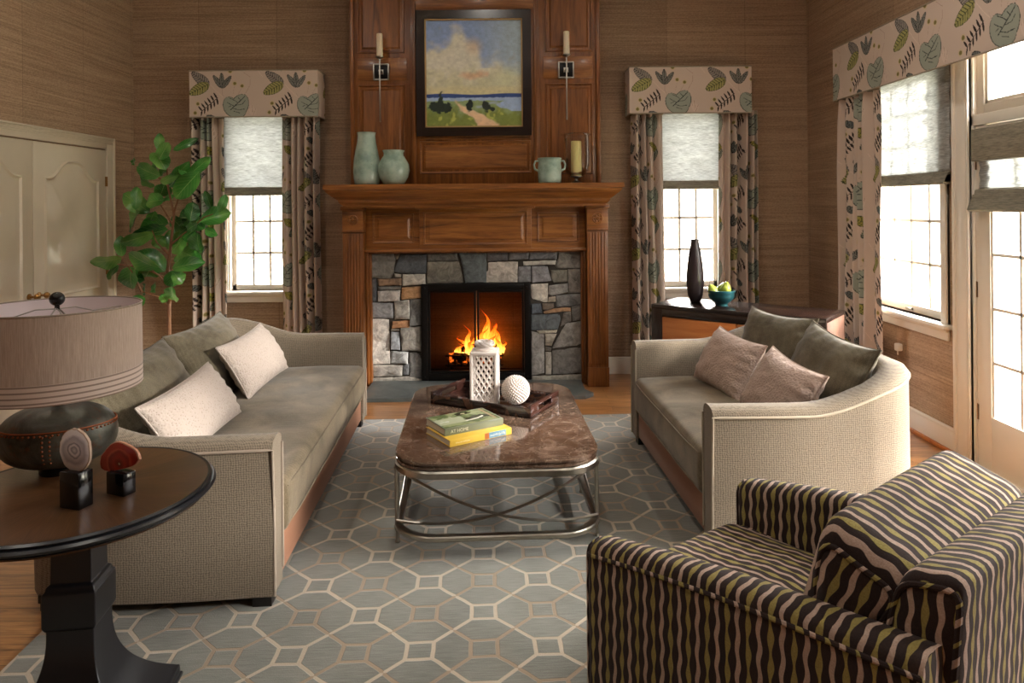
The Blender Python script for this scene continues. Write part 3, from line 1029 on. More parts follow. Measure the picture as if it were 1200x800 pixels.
def curtain(label, side, u0, u1, z0, z1, n0, folds, seed, cloth=1.75, off=0., edge=None, ak=1.):
    """hanging panel; edge = 'L' or 'R' plain flat leading edge"""
    nu, nz = int((u1-u0)*cloth/.005), int((z1-z0)/.006)
    p = np.linspace(0, 1, nu); z = np.linspace(z0, z1, nz)
    Pp, Z = np.meshgrid(p, z, indexing='ij')
    h = (Z-z0)/(z1-z0)
    if edge:
        q = Pp if edge == 'R' else 1-Pp
        flat = sstep(.78, .92, q)
    else:
        flat = 0*Pp
    ph = 2*pi*folds*(Pp+.03*np.sin(2*pi*Pp*1.7+seed)+.012*np.sin(h*3+seed+Pp*5))+seed
    amp = (.042+.012*np.sin(Pp*7+seed))*(1-flat*.8)*ak
    W = Pp+.012*np.sin(ph*1.0+1.2)*(1-flat)*1.5
    flare = 1+.05*(1-h)
    u = (u0+u1)/2+((W-.5)*(u1-u0))*flare+.006*np.sin(h*4+seed)
    d = amp*(np.sin(ph)+.25*np.sin(2*ph+.6))+.006*np.sin(h*9+Pp*11)
    # gathers tighten at the top
    d = d*(1-.25*sstep(.9, 1, h))
    n = n0+d
    e0 = ((u0+u1)/2, n0, z0) if side == 'B' else (n0, (u0+u1)/2, z0)
    P = np.stack([u-e0[0], n-e0[1], Z-e0[2]] if side == 'B' else [n-e0[0], u-e0[1], Z-e0[2]], -1)
    me = grid_mesh('curtain_panel', P)
    S = Pp*(u1-u0)*cloth
    if side == 'R': S = -S
    set_cols(me, sample(S+off, z1-Z+.18).reshape(-1, 3))
    e = thing('curtain_panel', label, 'curtain', e0, 0, 'leaf-printed curtain panels')
    o = mo('printed_cloth', me, M['printc'], e)
    sm = o.modifiers.new('thickness', 'SOLIDIFY'); sm.thickness = .003; sm.offset = 0
    # rod pocket heading and hem
    hb = B(); 
    if side == 'B': hb.box(u0-e0[0], u1-e0[0], -.012, .012, z1-z0-.03, z1-z0-.005, .004)
    else: hb.box(-.012, .012, u0-e0[1], u1-e0[1], z1-z0-.03, z1-z0-.005, .004)
    hb.build('heading_tape', M['pipinglight'], e)
    return e
CT = 2.30
curtain('leaf-printed curtain left of the window behind the fig tree', 'B', -2.775, -2.49, .012, CT, 6.125, 5, .4, 2.0, .12, 'R')
curtain('leaf-printed curtain between the left window and the fireplace', 'B', -1.985, -1.665, .012, CT, 6.125, 5, 2.2, 2.0, .33, 'L')
curtain('leaf-printed curtain between the fireplace and the right-of-fireplace window', 'B', 1.045, 1.315, .012, CT, 6.125, 4, 1.1, 2.0, .05, 'R')
curtain('leaf-printed curtain behind the dark tall vase and green bowl', 'B', 1.795, 2.13, .012, CT, 6.125, 5, 3.4, 2.0, .45, 'L')
curtain('leaf-printed curtain on the right wall beside the corner cabinet', 'R', 4.83, 5.39, .012, CT, 2.515, 6, .9, 1.6, .2, 'L', .6)

def roman(label, side, u0, u1, ztop, zbot, n0, foldz=.07, proj=.05, flap=None):
    e = thing('roman_shade', label, 'window shade', ((u0+u1)/2, n0, zbot) if side == 'B' else (n0, (u0+u1)/2, zbot), 0, 'woven roman shades')
    ox, oy, oz = e.location
    W = (u1-u0)/2
    def q(b, prof):
        """prof list of (d,z): d = into the room"""
        n = len(prof)
        P = np.zeros((2, n, 3))
        for i, s_ in enumerate((-W, W)):
            for j, (d, z) in enumerate(prof):
                P[i, j] = (s_, -d, z-oz) if side == 'B' else (-d, s_, z-oz)
        return P
    k = 40
    prof = [(.004*sin(j*.8), zbot+foldz+(ztop-zbot-foldz)*j/k) for j in range(k+1)]
    P = q(None, prof)
    nu = 24; PP = np.stack([P[0]+(P[1]-P[0])*i/nu for i in range(nu+1)])
    o = mo('shade_cloth', grid_mesh('shade_cloth', PP), M['roman'], e)
    s = o.modifiers.new('thickness', 'SOLIDIFY'); s.thickness = .002
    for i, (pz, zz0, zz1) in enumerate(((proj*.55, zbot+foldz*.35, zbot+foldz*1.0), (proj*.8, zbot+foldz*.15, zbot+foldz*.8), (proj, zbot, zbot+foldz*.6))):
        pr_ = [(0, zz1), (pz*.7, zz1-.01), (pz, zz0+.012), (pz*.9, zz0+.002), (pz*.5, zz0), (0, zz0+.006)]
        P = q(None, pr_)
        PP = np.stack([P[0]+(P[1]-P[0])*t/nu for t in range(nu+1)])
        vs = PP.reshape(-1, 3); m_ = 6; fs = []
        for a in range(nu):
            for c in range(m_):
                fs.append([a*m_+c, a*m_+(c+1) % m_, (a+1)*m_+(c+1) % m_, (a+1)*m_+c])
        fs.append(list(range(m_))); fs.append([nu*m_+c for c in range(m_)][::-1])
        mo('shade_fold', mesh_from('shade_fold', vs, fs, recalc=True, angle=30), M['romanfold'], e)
    if flap:
        b = B()
        if side == 'B': b.box(-W-.01, W+.01, -.02, .0, flap-oz, ztop-oz, .003)
        else: b.box(-.045, .0, -W-.01, W+.01, flap-oz, ztop-oz, .006)
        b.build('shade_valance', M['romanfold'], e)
    return e
roman('woven roman shade half lowered in the window left of the fireplace', 'B', -2.54, -1.94, 2.40, 1.60, BY-.035, .075, .035)
roman('woven roman shade half lowered in the window right of the fireplace', 'B', 1.27, 1.87, 2.40, 1.625, BY-.035, .075, .035)
roman('woven roman shade half lowered over the right-hand wall window', 'R', 4.17, 5.28, 2.40, 1.60, RX-.03, .08, .045)
roman('woven roman shade on the glass door with flared bottom fold', 'R', 3.16, 3.955, 1.90, 1.44, RX-.0, .13, .075, 1.72)
roman('woven roman shade on the added second glass door toward the viewer', 'R', 2.20, 3.0, 1.90, 1.44, RX-.0, .13, .075, 1.72)

# small white plug on the right wall
pl = thing('wall_outlet', 'small wall outlet with a white plug beside the right sofa', 'outlet', (RX, 4.76, .50))
b = B(); b.box(-.006, 0, -.035, .035, -.057, .057, .003); b.build('cover_plate', plain('brown_plate', '8d755c', .5), pl)
b = B(); b.box(-.045, -.006, -.022, .022, -.005, .045, .008); b.cyl(-.03, 0, -.03, -.005, .004, 8); b.build('plug', M['white'], pl)

# ------------------------------------------------------------------ fireplace
FC = -.305
fp = thing('fireplace_mantel', 'stained wooden mantelpiece with fluted pilasters around the stone fireplace', 'mantelpiece', (FC, BY, 0))
def fy(y): return y-BY
def raised(name, par, x0, x1, z0, z1, yf, m, depth=.018, fr=.018, bevw=.035):
    """raised-and-fielded panel, front at world y=yf facing -Y, local to par at (FC,BY,0)"""
    y = fy(yf)
    def ring(d, dy): return [(x0+d, y-dy, z0+d), (x1-d, y-dy, z0+d), (x1-d, y-dy, z1-d), (x0+d, y-dy, z1-d)]
    R = [ring(0, .0), ring(.004, .012), ring(fr*.6, .010), ring(fr, -.006), ring(fr+.006, -.006), ring(fr+bevw, depth*.5), ring(fr+bevw+.004, depth*.5)]
    vs = [v for r in R for v in r]
    fs = [[k*4+i, k*4+(i+1) % 4, (k+1)*4+(i+1) % 4, (k+1)*4+i] for k in range(len(R)-1) for i in range(4)]
    fs.append([4*(len(R)-1)+i for i in range(4)])
    return mo(name, mesh_from(name, vs, fs, angle=20), m, par)
# crown shelf by sweeping a moulding profile round three sides
prof = [(.0, 1.49), (.02, 1.49), (.02, 1.505), (.035, 1.515), (.05, 1.53), (.055, 1.55), (.065, 1.555), (.085, 1.57), (.12, 1.60), (.135, 1.615), (.14, 1.63), (.15, 1.632), (.15, 1.672), (.0, 1.672)]
def crown(par, xh, yfront, prof, m, name, yback=BY):
    vs = []; n = len(prof)
    for (sx, yb) in ((-1, 1), (-1, 0), (1, 0), (1, 1)):
        for d, z in prof:
            vs.append((sx*(xh+d), fy(yback) if yb else fy(yfront)-d, z))
    fs = [[k*n+i, k*n+(i+1) % n, (k+1)*n+(i+1) % n, (k+1)*n+i] for k in range(3) for i in range(n)]
    fs += [list(range(n)), [3*n+i for i in range(n)]]
    return mo(name, mesh_from(name, vs, fs, angle=25, recalc=True), m, par)
crown(fp, 1.045, 5.75, prof, M['mahog'], 'mantel_shelf')
# pilasters
for s in (-1, 1):
    xc = s*1.005; hw = .088
    b = B(); y0 = 5.80
    b.box(xc-hw, xc+hw, fy(y0), fy(BY-.0), .0, .16, .004)
    b.box(xc-hw+.004, xc+hw-.004, fy(y0+.006), fy(BY), .16, 1.28, .002)
    for k in range(6):                       # reeds
        xx = xc-hw+.028+k*(2*hw-.056)/5
        b.cyl(xx, fy(y0+.0085), .19, 1.27, .008, 8)
    b.box(xc-hw, xc+hw, fy(y0-.004), fy(BY), 1.285, 1.30, .004)
    b.build('pilaster', M['mahogZ'], fp)
    c = B(); c.box(xc-hw+.002, xc+hw-.002, fy(y0), fy(BY), 1.30, 1.465, .003)
    c.box(xc-hw-.01, xc+hw+.01, fy(y0-.015), fy(BY), 1.465, 1.50, .006)
    blk = c.build('corner_block', M['mahog'], fp)
    r = B()
    Mx = Matrix.Translation((xc, fy(y0), 1.385)) @ Matrix.Rotation(pi/2, 4, 'X')
    r.lathe([(.045, 0), (.045, .008), (.038, .012), (.033, .005), (.018, .004), (.014, .014), (0, .018)], 24, M=Mx)
    for k in range(6):
        a = k*pi/3; r.sphere((xc+.025*cos(a), fy(y0)-.006, 1.385+.025*sin(a)), .009, 8)
    r.build('rosette', M['mahog'], blk)
# frieze with three panels
b = B()
b.box(-.917, .917, fy(5.90), fy(BY), 1.13, 1.50, .002)
b.box(-.465, .465, fy(5.86), fy(5.90), 1.14, 1.50, .004)
b.box(-.935, .935, fy(5.865), fy(5.95), 1.115, 1.14, .006)
b.box(-.495, .495, fy(5.83), fy(5.90), 1.47, 1.50, .008)
b.box(-.917, .917, fy(5.87), fy(5.95), 1.478, 1.50, .005)
b.build('frieze', M['mahog'], fp)
raised('frieze_panel', fp, -.86, -.515, 1.19, 1.435, 5.90, M['mahog'])
raised('frieze_panel', fp, .515, .86, 1.19, 1.435, 5.90, M['mahog'])
raised('frieze_panel', fp, -.43, .43, 1.175, 1.445, 5.86, M['mahog'])
b = B()
for s in (-1, 1):
    b.box(*sorted((s*.897, s*.917)), fy(5.88), fy(BY), 0, 1.13, .004)
    b.box(*sorted((s*.875, s*.9)), fy(5.91), fy(BY), 0, 1.12, .006)
b.box(-.9, .9, fy(5.91), fy(BY), 1.10, 1.125, .006)
b.build('inner_moulding', M['mahogZ'], fp)

# overmantel panelling
om = thing('overmantel_panelling', 'dark wood wall panelling rising above the mantel', 'wall panelling', (FC, BY, 1.674))
omz = 1.674
def omr(n, x0, x1, z0, z1, yf, m): 
    o = raised(n, om, x0, x1, z0, z1, yf, m, .02, .02, .03); o.location.z = -omz; return o
b = B()
b.box(-1.063, 1.063, fy(6.02), fy(BY), 0, CZ-omz, .002)
b.box(-.545, .545, fy(5.98), fy(6.02), 0, CZ-omz, .004)
for s in (-1, 1):
    b.box(*sorted((s*1.03, s*1.063)), fy(6.0), fy(6.02), 0, CZ-omz, .005)
    b.box(*sorted((s*.50, s*.53)), fy(5.965), fy(5.98), 0, CZ-omz, .005)
b.build('panel_boards', M['mahogZ'], om)
for s in (-1, 1):
    a, c = sorted((s*.60, s*1.0))
    omr('raised_panel', a, c, 2.80, 3.50, 6.02, M['mahogZ'])
    omr('raised_panel', a, c, 1.76, 2.53, 6.02, M['mahogZ'])
omr('raised_panel', -.47, .47, 1.77, 2.045, 5.98, M['mahog'])
omr('raised_panel', -.47, .47, 2.06, 3.14, 5.98, M['mahog'])
for q in ((-.5, .5, 5.975, 5.98, 3.16, 3.30), (-1.0, -.58, 6.012, 6.02, 2.57, 2.76), (.58, 1.0, 6.012, 6.02, 2.57, 2.76)):
    b = B(); b.box(q[0], q[1], fy(q[2]), fy(q[3]), q[4]-omz, q[5]-omz, .003); b.build('cross_rail', M['mahog'], om)

# stone surround
SA = [([(37,50),(178,55),(188,90),(178,165),(160,198),(37,196)],'70706a'),([(184,60),(212,58),(203,85),(192,92)],'7a7466'),
([(217,62),(370,62),(366,172),(225,172),(180,160),(205,90)],'4f555a'),([(375,58),(550,55),(556,98),(380,100)],'5b5a55'),
([(378,105),(560,103),(590,228),(370,232)],'6f6b60'),([(560,48),(722,48),(722,228),(598,228),(582,130)],'525a5c'),
([(182,172),(222,176),(220,194),(186,194)],'8f8a80'),([(82,203),(222,200),(222,238),(90,242)],'8b7159'),
([(230,176),(362,176),(365,235),(228,243)],'aba89f'),([(37,200),(76,200),(78,335),(37,335)],'53565a'),
([(85,248),(220,246),(217,266),(88,268)],'6a6a66'),([(85,272),(216,270),(212,334),(85,334)],'a3a09a'),
([(226,255),(336,248),(336,315),(222,325)],'a37b50'),([(37,340),(172,345),(172,432),(37,432)],'85878a'),
([(182,336),(268,326),(270,438),(180,440)],'999892'),([(274,322),(336,318),(336,472),(272,478)],'5d5c5a'),
([(170,452),(268,446),(266,486),(165,492)],'9b6c44'),([(37,436),(150,438),(152,700),(37,700)],'aca7a0'),
([(160,512),(212,514),(212,618),(160,616)],'7d8288'),([(160,495),(210,494),(210,506),(160,507)],'8a857a'),
([(215,488),(336,482),(336,628),(222,624)],'76726b'),([(158,624),(258,632),(255,702),(155,696)],'989b9c'),
([(37,706),(225,710),(222,768),(37,778)],'96928c'),([(228,712),(262,700),(262,765),(228,766)],'5f6164'),
([(266,636),(336,632),(336,785),(268,778)],'6a6866'),([(37,784),(268,774),(336,792),(336,812),(37,812)],'8d8981')]
SB = [([(52,42),(172,42),(172,100),(55,104)],'54565a'),([(178,42),(298,42),(292,92),(260,94),(180,98)],'6a6b6e'),
([(304,40),(468,38),(460,95),(296,96)],'63656a'),([(472,38),(612,36),(612,150),(460,148),(450,130),(470,90)],'6f6c67'),
([(45,110),(232,108),(226,228),(40,228)],'a19a90'),([(262,108),(456,102),(450,126),(262,132)],'aaa7a0'),
([(236,138),(306,136),(308,228),(232,230)],'77787c'),([(312,136),(405,138),(428,222),(312,232)],'7b7b80'),
([(425,160),(520,160),(520,228),(440,232),(425,205)],'6b675c'),([(524,156),(612,154),(612,294),(526,294)],'6c6862'),
([(308,240),(406,238),(404,345),(365,350),(308,352)],'b3ada2'),([(412,250),(520,236),(524,290),(430,310),(410,300)],'83827f'),
([(456,308),(612,298),(612,360),(540,372),(456,376)],'6a6a69'),([(308,356),(366,354),(372,410),(308,416)],'4a525b'),
([(372,356),(440,352),(440,378),(400,398),(376,390)],'6f6155'),([(412,318),(450,312),(452,345),(406,346)],'958b7a'),
([(380,404),(440,384),(540,380),(540,400),(385,414)],'8f6c4c'),([(308,420),(490,414),(462,506),(308,508)],'50575b'),
([(545,375),(612,362),(612,450),(548,460)],'6b6966'),([(497,412),(540,404),(540,460),(478,490)],'65625e'),
([(340,512),(460,510),(453,527),(350,530)],'99917f'),([(308,518),(382,534),(382,765),(308,775)],'827f7b'),
([(388,535),(455,532),(425,603),(388,600)],'948c7e'),([(510,475),(612,458),(612,598),(430,616),(460,560)],'7f7c77'),
([(388,640),(424,642),(422,768),(388,768)],'8f897f'),([(430,632),(612,608),(612,760),(430,768)],'686561'),
([(388,607),(425,614),(420,634),(388,634)],'5f584f'),([(308,780),(612,770),(612,812),(308,812)],'8a857c')]
ss = thing('stone_surround', 'grey and tan fieldstone surround framing the firebox', 'stonework', (FC, BY, 0))
rr = random.Random(3)
vs, fs, cs = [], [], []
for du, lst in ((0, SA), (675, SB)):
    for poly, col in lst:
        P = [((-1.2577-FC)+.0014372*(u+du), 1.1766-.0014372*v) for u, v in poly]
        # subdivide + jitter
        Q = []
        for i, p in enumerate(P):
            q = P[(i+1) % len(P)]; L = math.hypot(q[0]-p[0], q[1]-p[1]); n = max(1, int(L/.03))
            for k in range(n):
                t = k/n; Q.append((p[0]+(q[0]-p[0])*t+rr.uniform(-.002, .002), p[1]+(q[1]-p[1])*t+rr.uniform(-.002, .002)))
        if sum(a[0]*b_[1]-b_[0]*a[1] for a, b_ in zip(Q, Q[1:]+Q[:1])) < 0: Q = Q[::-1]
        cx = sum(p[0] for p in Q)/len(Q); cz = sum(p[1] for p in Q)/len(Q)
        m_ = min(max(p[0] for p in Q)-min(p[0] for p in Q), max(p[1] for p in Q)-min(p[1] for p in Q))
        h0 = rr.uniform(.012, .034); tx, tz = rr.uniform(-.12, .12), rr.uniform(-.12, .12)
        c = np.array(lin(col)); n = len(Q); b0 = len(vs)
        K5 = [0, .002, .007, min(.022, m_*.22), min(.06, m_*.38)]
        H5 = [-.03, h0*.75, h0, h0+.001, h0+.002]
        for d, hh in zip(K5, H5):
            for p in Q:
                r = math.hypot(p[0]-cx, p[1]-cz)+1e-6; k = max(0, 1+(.0025-d)/(r*.75))
                x, z = cx+(p[0]-cx)*k, cz+(p[1]-cz)*k
                y = hh+(tx*(x-cx)+tz*(z-cz)+.010*(float(vnoise(np.array(x*22.), np.array(z*22.), 4))-.5) if hh > 0 else 0)
                vs.append((x, fy(5.965)-y, z)); cs.append((c*.8+c.mean()*np.array([1.06, 1., .9])*.2)*1.15)
        vs.append((cx, fy(5.965)-h0-.003, cz)); cs.append((c*.8+c.mean()*np.array([1.06, 1., .9])*.2)*1.15)
        for k in range(4):
            for i in range(n):
                j = (i+1) % n
                fs.append([b0+k*n+i, b0+k*n+j, b0+(k+1)*n+j, b0+(k+1)*n+i])
        for i in range(n): fs.append([b0+4*n+i, b0+4*n+(i+1) % n, b0+5*n])
me = mesh_from('stones', vs, fs, angle=45)
set_cols(me, np.array(cs)); mo('stones', me, M['stone'], ss)
b = B()
FX0, FX1, FZ0, FZ1 = -.768-FC, .149-FC, .035, .842
b.box(-.90, FX0+.03, fy(5.96), fy(5.985), .0, 1.13); b.box(FX1-.03, .90, fy(5.96), fy(5.985), 0, 1.13)
b.box(FX0, FX1, fy(5.96), fy(5.985), FZ1-.03, 1.13)
b.build('mortar', M['grout'], ss)

# firebox: recess, doors, grate
fb = thing('firebox', 'black framed glass-door firebox in the stone surround', 'fireplace', (FC, BY, 0))
b = B()
ix0, ix1 = FX0+.04, FX1-.04
b.box(ix0-.03, ix0, fy(5.96), fy(6.46), .03, .83); b.box(ix1, ix1+.03, fy(5.96), fy(6.46), .03, .83)
b.box(ix0, ix1, fy(6.43), fy(6.46), .03, .83); b.box(ix0, ix1, fy(5.96), fy(6.46), .80, .83); b.box(ix0, ix1, fy(5.96), fy(6.46), .03, .06)
b.build('brick_lining', M['firebrick'], fb)
b = B(); w = .055
b.box(FX0, FX0+w, fy(5.915), fy(5.96), FZ0, FZ1, .004); b.box(FX1-w, FX1, fy(5.915), fy(5.96), FZ0, FZ1, .004)
b.box(FX0+w, FX1-w, fy(5.915), fy(5.96), FZ1-w, FZ1, .004); b.box(FX0+w, FX1-w, fy(5.915), fy(5.96), FZ0, FZ0+.06, .004)
for x in (FX0+.03, FX1-.03):
    for z in (FZ0+.03, FZ1-.03): b.sphere((x, fy(5.915), z), .006, 8)
b.build('door_frame', M['iron'], fb)
for x0, x1 in ((FX0+w+.002, -.004), (.004, FX1-w-.002)):
    b = B(); z0, z1, q = FZ0+.062, FZ1-w-.002, .017
    b.box(x0, x0+q, fy(5.925), fy(5.945), z0, z1, .002); b.box(x1-q, x1, fy(5.925), fy(5.945), z0, z1, .002)
    b.box(x0+q, x1-q, fy(5.925), fy(5.945), z0, z0+q, .002); b.box(x0+q, x1-q, fy(5.925), fy(5.945), z1-q, z1, .002)
    d = b.build('glass_door', M['iron'], fb)
    g = B(); g.box(x0+q, x1-q, fy(5.934), fy(5.937), z0+q, z1-q); g.build('smoked_glass', M['fireglass'], d)
gt = thing('fire_grate', 'black iron grate holding the burning logs', 'fire grate', (FC-.03, 6.18, .06))
b = B()
for k in range(9):
    x = -.22+k*.055
    b.tube([(x, -.12, .15), (x, -.12, .06), (x, -.05, .05), (x, .10, .05), (x, .12, .12)], .006, 6)
b.tube([(-.25, -.12, .15), (.25, -.12, .15)], .007, 6); b.tube([(-.25, -.12, .07), (.25, -.12, .07)], .007, 6)
b.build('grate_bars', M['iron'], gt)
for x in (-.2, .2):
    for y in (-.1, .1):
        b = B(); b.tube([(x, y, .05), (x, y, 0)], .008, 6); b.build('leg', M['iron'], gt)
for i, (p, q, r) in enumerate((((-.23, -.03, .11), (.21, -.05, .115), .045), ((-.2, .07, .115), (.23, .05, .12), .042), ((-.12, .0, .19), (.17, .03, .20), .035), ((.10, -.06, .17), (.20, .06, .23), .03))):
    b = B(); pts = [tuple(V(p).lerp(V(q), k/6)+V((0, 0, .004*sin(k*2+i)))) for k in range(7)]
    b.tube(pts, [r*(1+.1*sin(k*1.7+i)) for k in range(7)], 12)
    o = b.build('firewood_log', M['ember'], None, (FC-.03, 6.18, .06))
    tag(o, ('charred glowing log at the front of the fire grate', 'charred glowing log at the back of the fire grate', 'charred log lying on top of the two bottom logs', 'short charred log propped at the right of the fire')[i], 'log', 'logs in the fireplace')
def flame(x, y, z, h, w, seed, lean=0.):
    rs = random.Random(seed); n = 22; m_ = 18; P = np.zeros((n, m_, 3)); uv = np.zeros((n, m_, 2))
    a1, a2, ph = rs.uniform(.02, .04), rs.uniform(.008, .018), rs.uniform(0, 6)
    for i in range(n):
        t = i/(n-1)
        rad = w*(sin(pi*min(1, t*1.0+.12)**.75)*.9)*(1-t)**.55+.001
        cx = x+lean*t*h+a1*sin(t*5+ph)*t*1.3+a2*sin(t*13+ph)*t; cy = y+.02*sin(t*4+ph*2)*t
        for j in range(m_):
            a = 2*pi*j/m_; k = 1+.22*sin(3*a+ph+t*7)
            P[i, j] = (cx+rad*k*cos(a), cy+rad*.55*k*sin(a), z+h*t+.012*sin(5*a+ph)*(1-t)); uv[i, j] = (j/m_, t)
    return P, uv
fl_ = []
allP = []
fverts, ffaces, fuv = [], [], []
for (x, y, h, w, sd, ln) in ((-.075, 6.16, .22, .035, 1, -.1), (-.12, 6.2, .13, .04, 2, 0), (-.05, 6.12, .12, .045, 3, .1), (.0, 6.2, .15, .06, 4, 0), (.075, 6.19, .34, .055, 5, -.05), (.05, 6.13, .22, .05, 6, .0),
                         (.12, 6.16, .27, .05, 7, .06), (.16, 6.2, .24, .038, 8, .12), (.19, 6.14, .15, .03, 9, .1), (.105, 6.12, .17, .06, 10, .1), (.02, 6.12, .12, .05, 11, .0), (-.16, 6.15, .08, .03, 12, -.1), (.22, 6.2, .09, .03, 13, .0)):
    P, uv = flame(x, y, 0, h*1.15, w*1.12, sd, ln); b0 = len(fverts); n, m_ = P.shape[:2]
    fverts += [tuple(p) for p in P.reshape(-1, 3)]; fuv += [tuple(p) for p in uv.reshape(-1, 2)]
    ffaces += [[b0+i*m_+j, b0+i*m_+(j+1) % m_, b0+(i+1)*m_+(j+1) % m_, b0+(i+1)*m_+j] for i in range(n-1) for j in range(m_)]
fverts = [(a-0, b_-6.18, c) for a, b_, c in fverts]
o = mo('flames', mesh_from('flames', fverts, ffaces, uvs=fuv, angle=180), M['fire'], None, (FC-.01, 6.18, .21))
tag(o, 'orange and yellow flames rising from the logs in the firebox', 'fire', kind='stuff')

# hearth slab
b = B(); b.prism([(-.868, fy(5.40)), (.86, fy(5.44)), (.93, fy(5.52)), (.872, fy(5.62)), (.872, fy(5.96)), (-.872, fy(5.96)), (-.872, fy(5.40))], 0, .03)
h = b.build('hearth_slab', M['slate'], None, (FC, BY, 0), smooth=False)
tag(h, 'low grey slate hearth slab on the floor before the fireplace', 'hearth')

# painting -------------------------------------------------------------------
pt = thing('landscape_painting', 'framed coastal landscape painting hanging above the mantel', 'painting', (-.312, 5.955, 2.082))
PW, PH = .965, 1.055
b = B(); fw = .072
hw = PW/2
b.prism([(-hw, 0), (hw, 0), (hw-fw, fw), (-hw+fw, fw)], 0, .035, Matrix.Rotation(pi/2, 4, 'X'))
b.prism([(-hw+fw, PH-fw), (hw-fw, PH-fw), (hw, PH), (-hw, PH)], 0, .035, Matrix.Rotation(pi/2, 4, 'X'))
b.prism([(-hw, 0), (-hw+fw, fw), (-hw+fw, PH-fw), (-hw, PH)], 0, .035, Matrix.Rotation(pi/2, 4, 'X'))
b.prism([(hw, 0), (hw, PH), (hw-fw, PH-fw), (hw-fw, fw)], 0, .035, Matrix.Rotation(pi/2, 4, 'X'))
b.build('picture_frame', plain('dark_walnut_frame', '1d1210', .22, var=.2, coat=.4), pt)
b = B(); q = fw; g = .012
for (x0, x1, z0, z1) in ((-hw+q, -hw+q+g, q, PH-q), (hw-q-g, hw-q, q, PH-q), (-hw+q, hw-q, q, q+g), (-hw+q, hw-q, PH-q-g, PH-q)):
    b.box(x0, x1, -.03, -.008, z0, z1, .002)
b.build('gilt_liner', plain('dull_gold_liner', 'b09060', .4, metal=.4), pt)
nx, nz = 230, 250
X_, Z_ = np.meshgrid(np.linspace(0, 1, nx), np.linspace(0, 1, nz), indexing='ij')     # Z_=0 bottom
v = 1-Z_; u = X_
def cl(h_): return np.array(lin(h_))
def mixc(a, b_, t): return a*(1-t[..., None])+b_*t[..., None]
n1 = fbm(u*4, v*5, 5, 5); n2 = fbm(u*14, v*14, 9, 3); n3 = fbm(u*30, v*40, 13, 3)
img = mixc(np.broadcast_to(cl('7f94bd'), (nx, nz, 3)), cl('9fb0b8'), sstep(.4, 1, u)*.8)
cloud = sstep(.0, .16, v-(.13+.18*np.abs(u-.32)*1.2+.12*sstep(.55, .9, u)-.14*np.exp(-((u-.32)/.10)**2)+.12*np.exp(-((u-.62)/.08)**2)*(v < .45))+(n1-.5)*.42)
img = mixc(img, cl('c6c4b8'), cloud)
img = mixc(img, cl('bfae9c'), sstep(.14, .0, np.hypot((u-.5)*1.0, (v-.25)*1.1)+(n1-.5)*.1)*.9)
img = mixc(img, cl('b3b190'), sstep(.35, .65, v+(n2-.5)*.3)*.8)
img = mixc(img, cl('c39a74'), sstep(.12, .0, np.hypot((u-.5)*.6, (v-.515)*2.5)+(n2-.5)*.16)*.7)
img = mixc(img, cl('b9bda0'), sstep(.25, .0, np.hypot((u-.85), (v-.55)*1.5)+(n1-.5)*.2)*.7)
img = mixc(img, cl('8a8e9a'), sstep(.62, .8, n2)*.35)
img = mixc(img, cl('c4ba92'), sstep(.60, .66, v)*.6)
sea = sstep(.695, .70, v+.006*np.sin(u*9)); img = mixc(img, cl('2e4378'), sea)
img = mixc(img, cl('90a5c4'), sstep(.728, .733, v+(n3-.5)*.012))
land = sstep(.755, .765, v+(n3-.5)*.03+.0*u)*(1-sstep(.0, .03, (u-.72)-abs(v-.80)*2.2+(n2-.5)*.08)*(v < .86))
img = mixc(img, mixc(np.broadcast_to(cl('7f9068'), (nx, nz, 3)), cl('6c783c'), sstep(.78, .9, v+(n2-.5)*.2)), land)
img = mixc(img, cl('9aa7b8'), sstep(.02, .0, abs(v-.80+.02*np.sin(u*20)))*sstep(.5, .55, u)*(u < .78)*.8)
img = mixc(img, cl('a5a758'), sstep(.55, .68, n2)*land*sstep(.82, .9, v)*.8)
pth = np.abs(u-(.30+.35*sstep(.75, 1., v)))-(.01+.10*sstep(.76, 1.0, v)); img = mixc(img, cl('c9ad90'), sstep(.02, -.02, pth+(n2-.5)*.09)*(v > .755))
for (cu, cv, w_, h_) in ((.15, .78, .035, .09), (.09, .815, .08, .045), (.2, .82, .06, .05), (.455, .80, .04, .055), (.63, .815, .045, .055), (.69, .84, .03, .02), (.16, .84, .10, .03)):
    d = np.hypot((u-cu)/w_, (v-cv)/h_)+(n3-.5)*1.1; img = mixc(img, cl('25302a'), sstep(1.05, .75, d))
img = img*(1.2+.6*n3[..., None])
P = np.stack([(-hw+q+g)+X_*(PW-2*q-2*g), -.012-.0015*n3, q+g+Z_*(PH-2*q-2*g)], -1)
me = grid_mesh('painted_canvas', P); set_cols(me, img.reshape(-1, 3)); mo('painted_canvas', me, M['canvas'], pt)

